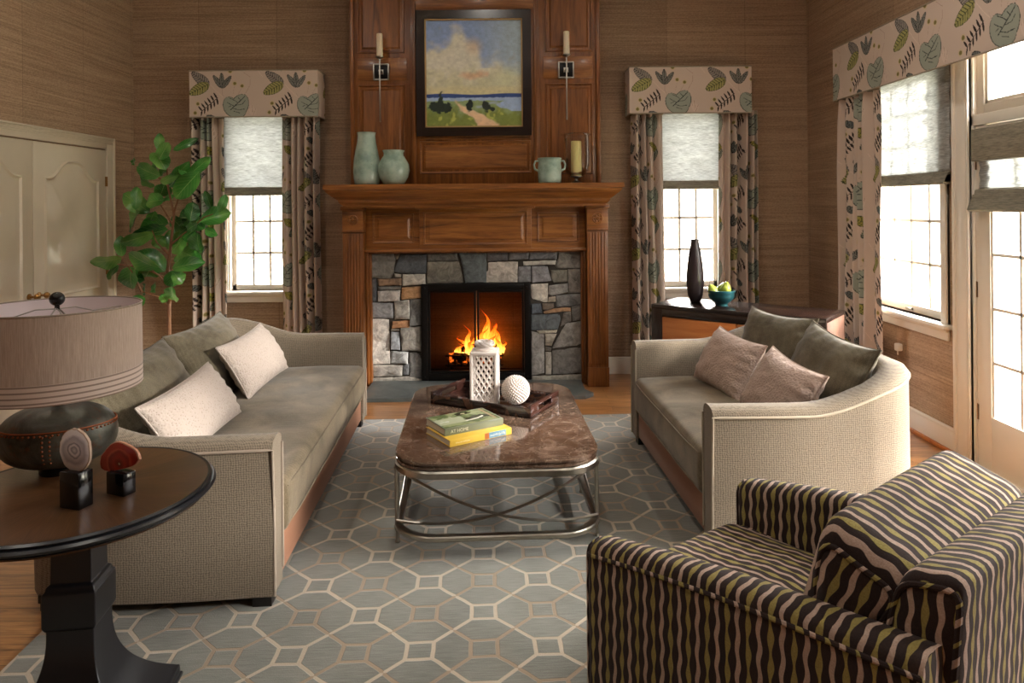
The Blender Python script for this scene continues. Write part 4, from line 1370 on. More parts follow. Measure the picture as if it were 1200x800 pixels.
# sconces ----------------------------------------------------------------------
def sconce(x, z, label):
    e = thing('candle_sconce', label, 'wall sconce', (x, 6.0, z), 0, 'candle sconces beside the painting')
    b = B(); b.box(-.055, .055, -.010, .018, -.058, .058, .002); b.build('plate_panel', M['iron'], e)
    b = B(); b.box(-.02, .02, -.016, -.009, -.02, .02, .001)
    for k in (-1, 1):
        b.box(k*.062-.006, k*.062+.006, -.02, .0, -.068, .068, .002); b.box(-.062, .062, -.02, 0, k*.065-.006, k*.065+.006, .002)
    b.box(-.012, .012, -.07, -.012, -.008, .008, .002)
    b.build('wall_plate', M['steel'], e)
    b = B(); b.box(-.0055, .0055, -.0755, -.0645, -.43, .10, .001); b.build('rod', M['steel'], e)
    b = B(); b.lathe([(0, 0), (.012, 0), (.03, .012), (.032, .02), (.028, .02), (0, .015)], 20, (0, -.07, .10)); b.build('candle_cup', M['steel'], e)
    b = B(); b.lathe([(0, 0), (.026, 0), (.027, .02), (.026, .19), (.022, .196), (.012, .19), (0, .192)], 24, (0, -.07, .115)); 
    c = b.build('candle', M['candle'], e)
    b = B(); b.tube([(0, -.07, .30), (.002, -.07, .322)], .0015, 6); b.build('wick', M['iron'], c)
sconce(-1.10, 2.635, 'candle sconce on the panelling left of the painting')
sconce(.468, 2.64, 'candle sconce on the panelling right of the painting')

# mantel ornaments ---------------------------------------------------------------
MZ = 1.673
def lathe_thing(name, label, cat, loc, prof, m, part, n=48, group=None, sx=1, sy=1):
    b = B(); b.lathe(prof, n, sx=sx, sy=sy); o = b.build(name, m, None, loc, angle=60); tag(o, label, cat, group); return o
lathe_thing('tall_ceramic_vase', 'tall pale green glazed vase at the left end of the mantel', 'vase', (-1.185, 5.78, MZ),
            [(0, 0), (.088, 0), (.098, .01), (.104, .06), (.108, .12), (.103, .2), (.088, .28), (.074, .35), (.07, .40), (.074, .425), (.078, .428), (.074, .424), (.066, .40), (.066, .35), (0, .3)], M['celadon'], 'body', sx=1.03)
lathe_thing('round_ceramic_vase', 'squat round pale green vase beside the tall one on the mantel', 'vase', (-.962, 5.76, MZ),
            [(0, 0), (.075, 0), (.09, .012), (.118, .06), (.131, .115), (.125, .165), (.10, .21), (.082, .235), (.08, .255), (.09, .278), (.088, .28), (.075, .26), (.075, .235), (0, .2)], M['celadon'], 'body')
pot = thing('handled_pot', 'pale green two-handled ceramic pot on the right of the mantel', 'pot', (.308, 5.72, MZ))
b = B(); b.lathe([(0, 0), (.086, 0), (.093, .008), (.096, .05), (.096, .13), (.091, .16), (.094, .19), (.10, .2), (.098, .203), (.088, .19), (.086, .15), (.086, .02), (0, .02)], 48); b.build('pot_body', M['celadon'], pot, angle=60)
for s in (-1, 1):
    b = B(); b.tube([(s*.088, 0, .18), (s*.115, 0, .178), (s*.127, 0, .15), (s*.12, 0, .115), (s*.092, 0, .10)], [.01, .009, .008, .009, .011], 10); b.build('handle', M['celadon'], pot)
hu = thing('hurricane_candleholder', 'glass hurricane holding a thick ivory candle on the mantel', 'candle holder', (.535, 5.85, MZ))
b = B(); b.lathe([(0, 0), (.05, 0), (.052, .006), (.03, .014), (.014, .025), (.012, .04), (.024, .048), (.05, .055), (.05, .062), (0, .06)], 32); b.build('foot', M['nickel'], hu)
b = B(); b.lathe([(.03, .062), (.072, .078), (.098, .108), (.108, .15), (.109, .25), (.108, .36), (.105, .385), (.113, .402), (.124, .408), (.128, .400)], 48)
b.build('glass_chimney', M['clear'], hu, angle=80)
b = B(); b.lathe([(0, .063), (.043, .063), (.044, .08), (.043, .345), (.038, .35), (.02, .342), (0, .343)], 32); c = b.build('pillar_candle', plain('cream_pillar_wax', 'e0cf8e', .5, var=.05, sss=.15), hu)
b = B(); b.tube([(0, 0, .34), (.002, 0, .36)], .002, 6); b.build('wick', M['iron'], c)
# ------------------------------------------------------------------ rug
RZ = radians(2.55)
b = B(); b.box(-1.56, 1.56, -1.95, 1.95, 0, .012, .004)
o = b.build('area_rug', M['rug'], None, (-.215+.08, 3.02, 0), (0, 0, RZ))
tag(o, 'grey area rug with beige interlaced octagon pattern', 'rug')

# ------------------------------------------------------------------ sofas
def loaf(x0, x1, y0, y1, z0, z1, crown=.02, r=.035, ny=26, seed=0, bulge=.01):
    """upholstered block: rounded crowned box"""
    nx = 22
    sec = []
    def arc(cx, cz, a0, a1, k=5):
        return [(cx+r*cos(a0+(a1-a0)*i/k), cz+r*sin(a0+(a1-a0)*i/k)) for i in range(k+1)]
    pts = arc(x0+r, z0+r, pi*1.5, pi, 5)+[(x0, z0+r+(z1-z0-2*r)*t) for t in (.33, .66)]+arc(x0+r, z1-r, pi, pi/2, 5)
    pts += [(x0+r+(x1-x0-2*r)*i/nx, z1) for i in range(1, nx)]+arc(x1-r, z1-r, pi/2, 0, 5)+[(x1, z0+r+(z1-z0-2*r)*t) for t in (.66, .33)]+arc(x1-r, z0+r, 0, -pi/2, 5)
    ys = [y0+r*(1-cos(i/5*pi/2)) for i in range(5)]+[y0+r+(y1-y0-2*r)*i/ny for i in range(ny+1)]+[y1-r+r*sin(i/5*pi/2) for i in range(1, 6)]
    cx, cz = (x0+x1)/2, (z0+z1)/2
    P = np.zeros((len(ys), len(pts), 3))
    for i, y in enumerate(ys):
        e = max(0, (y0+r-y), (y-(y1-r)))
        sh = r-sqrt(max(0, r*r-e*e))
        ty = (y-y0)/(y1-y0)
        for j, (x, z) in enumerate(pts):
            xx = x0+sh+(x-x0)*(x1-x0-2*sh)/(x1-x0); zz = z0+sh+(z-z0)*(z1-z0-2*sh)/(z1-z0)
            tx = (x-x0)/(x1-x0)
            if z > cz:
                zz += crown*(sin(pi*tx)**.6)*(sin(pi*ty)**.5)*((z-cz)/(z1-cz))+.004*sin(y*17+x*9+seed)*sin(pi*tx)
            if x < x0+.02: xx -= bulge*sin(pi*min(1, max(0, (z-z0)/(z1-z0))))
            P[i, j] = (xx, y, zz)
    vs = P.reshape(-1, 3); n = len(pts); fs = []
    for i in range(len(ys)-1):
        for j in range(n):
            fs.append([i*n+j, i*n+(j+1) % n, (i+1)*n+(j+1) % n, (i+1)*n+j])
    fs.append(list(range(n))); fs.append([(len(ys)-1)*n+j for j in range(n)][::-1])
    return vs, fs

def sofa(name, label, loc, rz, L, D, mx, arm=.625, crest=.755, s0=.36, s1=.95, pipe='piping'):
    e = thing(name, label, 'sofa', loc, rz)
    t, R, zb = .125, .27, .05
    # outer path
    pts = []; 
    def add(x, y, nx_, ny_, d): pts.append((x, y, nx_, ny_, d))
    na = 26
    for i in range(na+1):
        x = (D-R)*i/na; bow = -.018*sin(pi*min(1, x/(D-R+.12))); add(x, bow, 0, -1, x)
    for i in range(1, 10):
        a = -pi/2+pi/2*i/10; add(D-R+R*cos(a), R+R*sin(a), cos(a), sin(a), D-R+R*(i/10)*1.2)
    for i in range(0, 31): add(D+.02*sin(pi*i/30), R+(L-2*R)*i/30, 1, 0, 9)
    for i in range(1, 10):
        a = pi/2*i/10; add(D-R+R*cos(a), L-R+R*sin(a), cos(a), sin(a), D-R+R*((10-i)/10)*1.2)
    for i in range(na+1):
        x = (D-R)*(1-i/na); add(x, L+.018*sin(pi*min(1, x/(D-R+.12))), 0, 1, x)
    def H(d): return arm+(crest-arm)*float(sstep(s0, s1, d))
    sec = lambda h: [(0, zb), (.004, .3), (0, h-.035), (-.003, h-.018), (-.012, h-.006), (-.028, h), (-.05, h+.004), (-t+.045, h+.004), (-t+.022, h-.002), (-t+.006, h-.016), (-t, h-.04), (-t, .35), (-t, .22), (-t, zb)]
    vs = []; uv = []
    for (x, y, nx_, ny_, d) in pts:
        for (o_, z) in sec(H(d)): vs.append((mx*(x+nx_*o_), y+ny_*o_, z))
    n = len(sec(.5)); N = len(pts)
    fs = [[i*n+j, i*n+(j+1) % n, (i+1)*n+(j+1) % n, (i+1)*n+j] for i in range(N-1) for j in range(n)]
    fs += [list(range(n)), [(N-1)*n+j for j in range(n)]]
    mo('frame', mesh_from('frame', vs, fs, angle=50, recalc=True), M['sofa'], e)
    # piping on the top outer edge and round the arm fronts
    w = B(); line = [(mx*(x+nx_*.002), y+ny_*.002, H(d)-.035) for (x, y, nx_, ny_, d) in pts]
    w.tube([(mx*-.003, 0.004, zb), (mx*-.004, .002, .3)]+line+[(mx*-.004, L-.002, .3), (mx*-.003, L-.004, zb)], .006, 8)
    for yy in (t-.004, L-t+.004): w.tube([(mx*-.003, yy, .10), (mx*-.003, yy, arm-.04)], .005, 8)
    w.build('piping', M[pipe], e)
    b = B(); b.box(*sorted((mx*.012, mx*(D-.1))), t-.01, L-t+.01, zb, .215, .012)
    b.build('front_rail', M['rail'], e)
    vs, fs = loaf(-.012, D-t-.02, t+.002, L-t-.002, .217, .425, .028, .032, seed=L)
    vs = [(mx*v[0], v[1], v[2]) for v in vs]
    c = mo('seat_cushion', mesh_from('seat_cushion', vs, fs, angle=60, recalc=True), M['seatvel'], e)
    for z in (.247, .398):
        w = B(); w.tube([(mx*-.013, t+.03, z), (mx*-.021, t+.2, z), (mx*-.021, L-t-.2, z), (mx*-.013, L-t-.03, z)], .004, 6)
        w.build('cushion_welt', M['seatvel'], c)
    for (x, y) in ((.05, .06), (.05, L-.06), (D-.14, .09), (D-.14, L-.09)):
        b = B(); b.prism([(mx*x-.035, y-.035), (mx*x+.035, y-.035), (mx*x+.035, y+.035), (mx*x-.035, y+.035)], .0, zb+.004)
        b.build('foot', M['foot'], e)
    b = B(); b.box(*sorted((mx*.05, mx*(D-.1))), .05, L-.05, .03, zb+.01); b.build('plinth', M['foot'], e)
    return e
RUGT = .012
sofa('sofa', 'long taupe sofa with curved back left of the coffee table', (-.893, 2.61, RUGT), radians(3.2), 2.25, .97, -1, s0=.40, s1=.92)
sofa('loveseat', 'short pale taupe loveseat with curved back right of the coffee table', (.825, 2.93, RUGT), radians(2.9), 1.53, .96, 1, .632, .765, .40, .95, 'pipinglight')

# ------------------------------------------------------------------ pillows
def pillow(name, label, TL, TR, BL, th, m, pm, seed, group, pinch=.07, crease=.012):
    TL, TR, BL = V(TL), V(TR), V(BL)
    ex = TR-TL; w = ex.length; ex.normalize(); ez = TL-BL; ez = ez-ex*ez.dot(ex); h = ez.length; ez.normalize()
    ey = ez.cross(ex); cen = TL+ex*w/2-ez*h/2
    nu, nv = 56, 44
    u, v = np.meshgrid(np.linspace(-1, 1, nu), np.linspace(-1, 1, nv), indexing='ij')
    u = np.sin(u*pi/2*.92)/sin(pi/2*.92); v = np.sin(v*pi/2*.92)/sin(pi/2*.92)
    X = w/2*u*(1-pinch*(1-v**2)*abs(u)); Z = h/2*v*(1-pinch*(1-u**2)*abs(v))
    prof = np.clip((1-abs(u)**2.6)*(1-abs(v)**2.6), 0, 1)**.5
    wr = (fbm(u*3+seed*3.1+5, v*3+seed+9, seed, 3)-.45)*crease*2
    edge = np.exp(-((1-np.maximum(abs(u), abs(v)))/.22)**2)
    wr2 = np.sin(np.where(abs(u) > abs(v), v*19, u*23)+seed)*edge*crease*.5
    Tk = th/2*prof+(wr+wr2)*prof**.6
    sag = -.02*(1-u**2)*(v > 0)*v*h
    front = np.stack([X, -Tk, Z+sag], -1); back = np.stack([X, Tk*.9, Z+sag], -1)
    vs = np.concatenate([front.reshape(-1, 3), back.reshape(-1, 3)])
    fs = []; o_ = nu*nv
    for i in range(nu-1):
        for j in range(nv-1):
            a = i*nv+j; fs.append([a, a+nv, a+nv+1, a+1]); fs.append([o_+a, o_+a+1, o_+a+nv+1, o_+a+nv])
    me = mesh_from('cushion_cover', vs, fs, angle=80)
    bm = bmesh.new(); bm.from_mesh(me); bmesh.ops.remove_doubles(bm, verts=bm.verts, dist=1e-5); bmesh.ops.recalc_face_normals(bm, faces=bm.faces); bm.to_mesh(me); bm.free()
    e = thing(name, label, 'cushion' if 'cushion' in name else 'pillow', cen, 0, group)
    e.rotation_euler = Matrix((ex, ey, ez)).transposed().to_euler()
    mo('cushion_cover', me, m, e)
    ring = [front[i, 0] for i in range(nu)]+[front[-1, j] for j in range(1, nv)]+[front[i, -1] for i in range(nu-2, -1, -1)]+[front[0, j] for j in range(nv-2, 0, -1)]
    b = B(); b.tube(ring[::2], .0045, 6, closed=True); b.build('piping', pm, e)
    return e
pb = M['olive']
pillow('back_cushion', 'large olive cushion at the far end of the long sofa', (-1.82, 3.66, .83), (-1.845, 4.45, .845), (-1.59, 3.68, .43), .19, pb, pb, 1, 'olive cushions of the long sofa')
pillow('back_cushion', 'large olive cushion at the near end of the long sofa, behind the lampshade', (-1.765, 2.79, .83), (-1.80, 3.63, .83), (-1.53, 2.81, .43), .20, pb, pb, 2, 'olive cushions of the long sofa')
pm = M['pebble']
pillow('lumbar_pillow', 'cream pebbled pillow at the far end of the long sofa', (-1.60, 3.80, .745), (-1.60, 4.47, .765), (-1.43, 3.82, .465), .175, pm, pm, 3, 'cream pebbled pillows')
pillow('lumbar_pillow', 'cream pebbled pillow leaning nearest the lamp on the long sofa', (-1.50, 2.80, .705), (-1.50, 3.47, .74), (-1.345, 2.82, .46), .175, pm, pm, 4, 'cream pebbled pillows')
pillow('back_cushion', 'olive ribbed cushion at the far end of the loveseat', (1.42, 4.20, .885), (1.60, 3.70, .89), (1.27, 4.12, .44), .17, pb, pb, 5, 'olive cushions of the loveseat')
pillow('back_cushion', 'olive ribbed cushion leaning in the near back corner of the loveseat', (1.56, 3.68, .885), (1.63, 3.13, .84), (1.36, 3.66, .44), .19, pb, pb, 6, 'olive cushions of the loveseat')
pm = M['boucle']
pillow('lumbar_pillow', 'blush nubby pillow farther from the armchair on the loveseat', (1.235, 4.22, .765), (1.345, 3.74, .74), (1.075, 4.18, .47), .18, pm, pm, 7, 'blush nubby pillows')
pillow('lumbar_pillow', 'blush nubby pillow nearest the near arm of the loveseat', (1.33, 3.62, .765), (1.405, 3.15, .72), (1.155, 3.58, .455), .18, pm, pm, 8, 'blush nubby pillows')

# ------------------------------------------------------------------ coffee table
ct = thing('coffee_table', 'marble-topped coffee table with silvery metal frame on the rug', 'coffee table', (-.10, 3.63, RUGT), radians(2.9))
def rrect(hx, hy, r, k=8):
    P = []
    for (cx, cy, a0) in ((hx-r, hy-r, 0), (-hx+r, hy-r, pi/2), (-hx+r, -hy+r, pi), (hx-r, -hy+r, 1.5*pi)):
        P += [(cx+r*cos(a0+pi/2*i/k), cy+r*sin(a0+pi/2*i/k)) for i in range(k+1)]
    return P
def ringed(hx, hy, r, prof, closed_top=True, k=8):
    """stack of rounded rectangles: prof = (inset, z)"""
    vs = []; fs = []; n = 4*(k+1)
    for d, z in prof: vs += [(x, y, z) for x, y in rrect(hx-d, hy-d, r-d, k)]
    for q in range(len(prof)-1):
        for i in range(n): fs.append([q*n+i, q*n+(i+1) % n, (q+1)*n+(i+1) % n, (q+1)*n+i])
    if closed_top:
        fs.append([(len(prof)-1)*n+i for i in range(n)]); fs.append([i for i in range(n)][::-1])
    else:
        q = len(prof)-1
        for i in range(n): fs.append([q*n+i, q*n+(i+1) % n, (i+1) % n, i])
    return vs, fs
zt = .42-RUGT
vs, fs = ringed(.452, .655, .19, [(.012, zt-.038), (.004, zt-.034), (.004, zt-.024), (.010, zt-.021), (.010, zt-.017), (.0, zt-.012), (.0, zt-.004), (.005, zt)])
mo('marble_top', mesh_from('marble_top', vs, fs, angle=25, recalc=True), M['marble'], ct)
vs, fs = ringed(.448, .651, .186, [(.0, zt-.072), (-.006, zt-.068), (-.006, zt-.045), (.0, zt-.038), (.03, zt-.038), (.03, zt-.072)], False)
mo('top_rail', mesh_from('top_rail', vs, fs, angle=30, recalc=True), M['nickel'], ct)
vs, fs = ringed(.452, .655, .19, [(.0, .075), (-.004, .080), (-.004, .093), (.0, .098), (.028, .098), (.028, .075)], False)
mo('lower_ring', mesh_from('lower_ring', vs, fs, angle=30, recalc=True), M['nickel'], ct)
for (x, y) in ((-.445, -.48), (.445, -.48), (-.445, .0), (.445, .0), (-.445, .48), (.445, .48)):
    b = B(); b.lathe([(0, 0), (.010, 0), (.012, .006), (.008, .014), (.008, .05), (.013, .062), (.013, .074), (.0105, .08), (.0105, zt-.09), (.014, zt-.08), (.014, zt-.07), (0, zt-.07)], 14, (x, y, 0))
    b.build('leg', M['nickel'], ct)
def rod(p, q, sag, side=V((0, 0, 0))):
    p, q = V(p), V(q); N = 22
    return [p.lerp(q, i/N)+V((0, 0, -sag*4*(i/N)*(1-i/N)))+side*4*(i/N)*(1-i/N) for i in range(N+1)]
for s in (-1, 1):
    for m_ in (-1, 1):
        b = B(); b.tube(rod((m_*.40, s*.56, zt-.075), (-m_*.445, s*.50, .105), .055, V((0, s*.085, 0))), .0065, 8); b.build('crossed_rod', M['nickel'], ct)
        b = B(); b.tube(rod((s*.445, m_*.46, zt-.075), (s*.445, -m_*.46, .105), .05), .0065, 8); b.build('crossed_rod', M['nickel'], ct)
TT = .42
# tray
tr = thing('serving_tray', 'dark horn-veneered tray with slotted handles on the coffee table', 'tray', (-.104, 3.857, TT), radians(-28.6))
b = B(); hx, hy = .307, .168
b.box(-hx, hx, -hy, hy, 0, .012, .002); b.build('tray_base', M['horn'], tr)
b = B()
b.box(-hx, hx, -hy, -hy+.013, .0, .05, .002); b.box(-hx, hx, hy-.013, hy, .0, .05, .002)
b.build('long_side', M['horn'], tr)
for s in (-1, 1):
    b = B(); a, c = sorted((s*hx, s*(hx-.014)))
    b.box(a, c, -hy, hy, .0, .022, .002); b.box(a, c, -hy, -.075, .022, .066, .002); b.box(a, c, .075, hy, .022, .066, .002); b.box(a, c, -.075, .075, .048, .066, .002)
    b.build('handle_end', plain('dark_rosewood', '38201a', .25, var=.2, coat=.4), tr)
# lantern
ln = thing('ceramic_lantern', 'square white pierced ceramic lantern standing on the tray', 'lantern', (-.155, 3.83, TT+.012), radians(-4))
hw, H0 = .074, .285
b = B()
for sx in (-1, 1):
    for sy in (-1, 1): b.box(sx*hw-.009*(1 if sx > 0 else -1)-.009, sx*hw-.009*(1 if sx > 0 else -1)+.009, sy*hw-.009*(1 if sy > 0 else -1)-.009, sy*hw-.009*(1 if sy > 0 else -1)+.009, 0, H0, .006)
b.box(-hw, hw, -hw, hw, 0, .02, .006); b.box(-hw, hw, -hw, hw, H0-.022, H0, .008)
b.build('body', M['ceramicw'], ln)
for q in range(4):
    b = B(); Mq = Matrix.Rotation(q*pi/2, 4, 'Z')
    x0, x1, z0, z1 = -.056, .056, .02, H0-.022
    sp = .028
    for sgn in (-1, 1):
        k = -12
        while k < 14:
            # line x = c + sgn*(z - z0)*.55
            c = k*sp; seg = []
            for i in range(25):
                z = z0+(z1-z0)*i/24; x = c+sgn*(z-z0)*.62
                if x0 <= x <= x1: seg.append((x, z))
            if len(seg) > 1:
                b.tube([tuple(Mq @ V((x, -hw+.008, z))) for x, z in (seg[0], seg[-1])], .0048, 6)
            k += 1
    for i in range(5):
        for j in range(1): b.lathe([(.006, -.004), (.010, -.004), (.010, .004), (.006, .004), (.006, -.004)], 12, M=Mq @ Matrix.Translation((-.048+i*.024, -hw+.008, .034)) @ Matrix.Rotation(pi/2, 4, 'X'))
    b.build('lattice_panel', M['ceramicw'], ln)
b = B(); b.lathe([(0, H0-.01), (.055, H0-.01), (.058, H0+.008), (.045, H0+.014), (.040, H0+.02), (.0, H0+.02)], 28); b.build('neck', M['ceramicw'], ln)
b = B()
for k in range(3):
    pts = [((.040+.006*sin(3*a+k*2.1))*cos(a), (.040+.006*sin(3*a+k*2.1))*sin(a), H0+.034+.008*cos(3*a+k*2.1)) for a in [2*pi*i/48 for i in range(48)]]
    b.tube(pts, .009, 8, closed=True)
b.build('twisted_ring', M['ceramicw'], ln)
# spiky ball
b = B(); r = .069; b.sphere((0, 0, .079), r, 32)
N = 420
for i in range(N):
    z = 1-2*(i+.5)/N; a = i*2.39996; q = sqrt(1-z*z); d = V((q*cos(a), q*sin(a), z))
    R_ = d.to_track_quat('Z', 'Y').to_matrix().to_4x4()
    b.lathe([(.0052, -.004), (.0042, .006), (0, .0105)], 5, M=Matrix.Translation(V((0, 0, .079))+d*r) @ R_)
o = b.build('decorative_ball', M['ceramicw'], None, (.010, 3.775, TT+.014), angle=50)
tag(o, 'white spiky ceramic ball on the tray beside the lantern', 'ornament')

# books
def book(name, label, N_, ang, L, W, z, h, cover, spine_paint, patch=None):
    e = thing(name, label, 'book', (N_[0], N_[1], z), ang)
    b = B(); b.box(0, L, 0, W, 0, .003, .001); b.box(0, L, 0, W, h-.003, h, .001)
    b.box(0, L, -.003, .002, 0, h, .0012); b.build('cover', cover, e)
    b = B(); b.box(.004, L-.004, .002, W-.004, .003, h-.003); b.build('pages', M['paper'], e)
    return e
def text(par, s, size, loc, rot, m, ext=.0004):
    cu = bpy.data.curves.new('lettering', 'FONT'); cu.body = s; cu.size = size; cu.extrude = ext
    t = bpy.data.objects.new('lettering', cu); C.objects.link(t)
    bpy.context.view_layer.update()
    me = bpy.data.meshes.new_from_object(t.evaluated_get(bpy.context.evaluated_depsgraph_get()))
    bpy.data.objects.remove(t)
    return mo('lettering', me, m, par, loc, rot)
yb = book('hardcover_book', 'thick yellow hardcover book lying under the green one', (-.288, 3.156), radians(33.4), .33, .236, TT, .030, plain('yellow_cover', 'd9b444', .3, var=.04, coat=.2), None)
b = B(); b.box(.205, .298, -.0036, .001, .002, .028); b.build('spine_patch', plain('blue_patch', '6d94a6', .35, var=.3, vs=70), yb)
b = B(); b.box(.182, .205, -.0036, .001, .002, .028); b.build('spine_patch', plain('orange_patch', 'b8692f', .35, var=.3, vs=40), yb)
b = B(); rr = random.Random(5)
for k in range(14): b.box(.212+k*.006, .2145+k*.006, -.0041, -.003, .007+rr.uniform(0, .004), .021-rr.uniform(0, .005))
b.build('spine_patch', plain('pale_letters', 'dfe0d6', .4), yb)
b = B()
for k in range(12): b.box(.03+k*.0062, .0335+k*.0062, -.0041, -.003, .012, .018-rr.uniform(0, .003))
b.build('spine_patch', plain('pale_letters_small', 'efe0b0', .4), yb)
gb = book('hardcover_book', 'green hardcover book with a photographic cover on top of the yellow book', (-.316, 3.215), radians(31.5), .31, .205, TT+.030, .033, plain('sage_cover', '6b715b', .28, var=.06, coat=.3), None)
text(gb, 'AT HOME', .021, (.030, -.0034, .009), (pi/2, 0, 0), plain('pale_title', 'c9c6ae', .4))
nx, nz = 90, 66
X_, Z_ = np.meshgrid(np.linspace(0, 1, nx), np.linspace(0, 1, nz), indexing='ij')
n1 = fbm(X_*5, Z_*5, 3, 4); n2 = fbm(X_*16, Z_*16, 8, 3)
img = mixc(np.broadcast_to(cl('8f976f'), (nx, nz, 3)), cl('5d6b45'), sstep(.4, .6, n1))
img = mixc(img, cl('aab094'), sstep(.25, .2, abs(Z_-.45))*sstep(.5, .46, X_))
img = mixc(img, cl('2a3324'), sstep(.17, .12, np.hypot((X_-.55), (Z_-.86)*1.2)+(n2-.5)*.15))
img = mixc(img, cl('2f3a24'), sstep(.22, .16, np.hypot((X_-.72)*.8, (Z_-.42)*1.4)+(n2-.5)*.2))
img = mixc(img, cl('d9d7c8'), sstep(.05, .02, abs(Z_-.30-.25*(X_-.6)*(X_-.4)*6)+(n2-.5)*.05)*(X_ > .45)*(X_ < .82))
img = mixc(img, cl('c8bd9c'), sstep(.05, .03, np.hypot(X_-.58, Z_-.84)))
img = mixc(img, cl('d8d8cc'), (n2 > .62)*(X_ < .38)*(Z_ > .25)*(Z_ < .75)*.7)
img = mixc(img, cl('9c8a6a'), sstep(.03, .02, abs(X_-.93))*(Z_ > .1))
me = grid_mesh('cover_picture', np.stack([.006+X_*.298, .006+Z_*.192, .0333+0*X_], -1)); set_cols(me, img.reshape(-1, 3)); mo('cover_picture', me, vcol_mat('printed_cover', .25), gb)
b = B(); b.lathe([(0, 0), (.035, 0), (.05, .004), (.052, .006), (0, .004)], 24, sx=1.3, sy=.7)
# ------------------------------------------------------------------ end table
et = thing('pedestal_table', 'round dark pedestal side table in front of the long sofa', 'side table', (-1.245, 2.02, 0), radians(8))
b = B(); b.lathe([(0, .655), (.30, .655), (.335, .66), (.345, .668), (.342, .672), (.356, .676), (.362, .684), (.356, .690), (.350, .691), (.352, .697), (.346, .702), (.338, .7)], 96); b.build('table_rim', M['blackwood'], et)
n = 96; vs = [(0, 0, .6995)]+[(.340*cos(2*pi*i/n), .340*sin(2*pi*i/n), .6995) for i in range(n)]
def radial():
    q = NT('radial_walnut_veneer')
    xyz = q.sep(q.co('Object')); ang = q.math('ARCTAN2', xyz[1], xyz[0])
    r = q.math('SQRT', q.math('ADD', q.math('POWER', xyz[0], 2), q.math('POWER', xyz[1], 2)))
    sec_ = q.math('MULTIPLY', ang, 16/(2*pi)); cell = q.math('FLOOR', sec_)
    fr = q.math('SUBTRACT', q.math('FRACT', sec_), .5)
    vec = q.comb(q.math('MULTIPLY', q.math('MULTIPLY', fr, r), 220), q.math('MULTIPLY', r, 9), q.math('MULTIPLY', cell, 7.3))
    f = q.noise(vec, 1, 5, .6, .5); g = q.noise(q.co('Object'), 5, 3)
    wn = q.node('ShaderNodeTexWhiteNoise', noise_dimensions='1D'); q.l.new(cell, wn.inputs['W'])
    f = q.math('ADD', q.math('MULTIPLY', f, .7), q.math('ADD', q.math('MULTIPLY', wn.outputs[0], .12), q.math('MULTIPLY', g, .15)))
    q.pr(col=q.ramp(f, [(.3, lin('2a1a10')), (.5, lin('50361f')), (.7, lin('725036'))]), rough=.3, coat=.3, coatr=.2)
    return q.m
fs = [[0, 1+i, 1+(i+1) % n] for i in range(n)]
b = B(); b.lathe([(0, .66), (.339, .66), (.339, .7005), (0, .7005)], 96); b.build('veneered_top', radial(), et)
def sq(name, prof, m, par):
    vs = []; fs = []
    for h, z in prof: vs += [(-h, -h, z), (h, -h, z), (h, h, z), (-h, h, z)]
    for k in range(len(prof)-1):
        for i in range(4): fs.append([k*4+i, k*4+(i+1) % 4, (k+1)*4+(i+1) % 4, (k+1)*4+i])
    fs.append([3, 2, 1, 0]); fs.append([4*(len(prof)-1)+i for i in range(4)])
    me = mesh_from(name, vs, fs, angle=30, recalc=True)
    o = mo(name, me, m, par); bv = o.modifiers.new('bevel', 'BEVEL'); bv.width = .0025; bv.segments = 2; bv.limit_method = 'ANGLE'; bv.angle_limit = radians(40)
    return o
flare = [(.062+(.195-.062)*(1-t)**2.6, .055+(.33-.055)*t) for t in [i/14 for i in range(15)]]
sq('pedestal', [(.212, .012), (.212, .022), (.205, .026), (.205, .048), (.198, .052)]+flare+[(.066, .335), (.070, .345), (.070, .435), (.064, .442), (.062, .452), (.054, .458), (.052, .58), (.057, .62), (.066, .64), (.075, .657)], M['blackwood'], et)

# table lamp
LZ = .7005
lp = thing('table_lamp', 'table lamp with riveted metal vessel base and pink-beige drum shade', 'lamp', (-1.39, 2.155, LZ))
b = B(); prof_ = []
for i in range(29):
    a = -pi/2+pi*i/28; prof_.append((.162*abs(cos(a))**.72 if abs(cos(a)) > 1e-6 else 0, .112+.092*(abs(sin(a))**.9)*(1 if sin(a) > 0 else -1)))
prof_[0] = (0, prof_[0][1]); prof_[-1] = (0, prof_[-1][1])
b.lathe(prof_, 64, sx=1.0, sy=.75); vb = b.build('vessel_base', M['vessel'], lp, rot=(0, 0, radians(18)), angle=80)
b = B()
for k in range(64):
    a = 2*pi*k/64; b.sphere((.157*cos(a), .157*.75*sin(a), .142), .0042, 6, sz=.8)
for k in range(7):
    for s in (-.012, .012):
        a = -pi/2+s*5; z = .06+k*.013; rr_ = .162*(max(.02, 1-((z-.112)/.092)**2))**.36
        b.sphere((rr_*cos(a), rr_*.75*sin(a), z), .0038, 6)
b.tube([(.1565*cos(2*pi*k/64), .1565*.75*sin(2*pi*k/64), .150) for k in range(64)], .003, 5, closed=True)
b.build('rivets', M['rust'], vb)
b = B(); b.lathe([(0, 0), (.05, 0), (.052, .01), (.042, .024), (0, .024)], 32); b.build('base_foot', M['iron'], lp)
b = B(); b.lathe([(0, .198), (.022, .198), (.024, .208), (.010, .214), (.010, .29), (.017, .295), (.017, .33), (0, .33)], 20); b.build('stem', M['iron'], lp)
b = B(); b.lathe([(0, .33), (.014, .33), (.03, .37), (.03, .40), (.018, .425), (0, .43)], 20); b.build('bulb', plain('frosted_bulb', 'f3efe6', .3), lp)
sh0, sh1, sr = .256, .503, .230
b = B(); b.lathe([(sr+.001, 0), (sr, sh1-sh0)], 96); s_ = b.build('drum_shade', M['shade'], lp, (0, 0, sh0), angle=80)
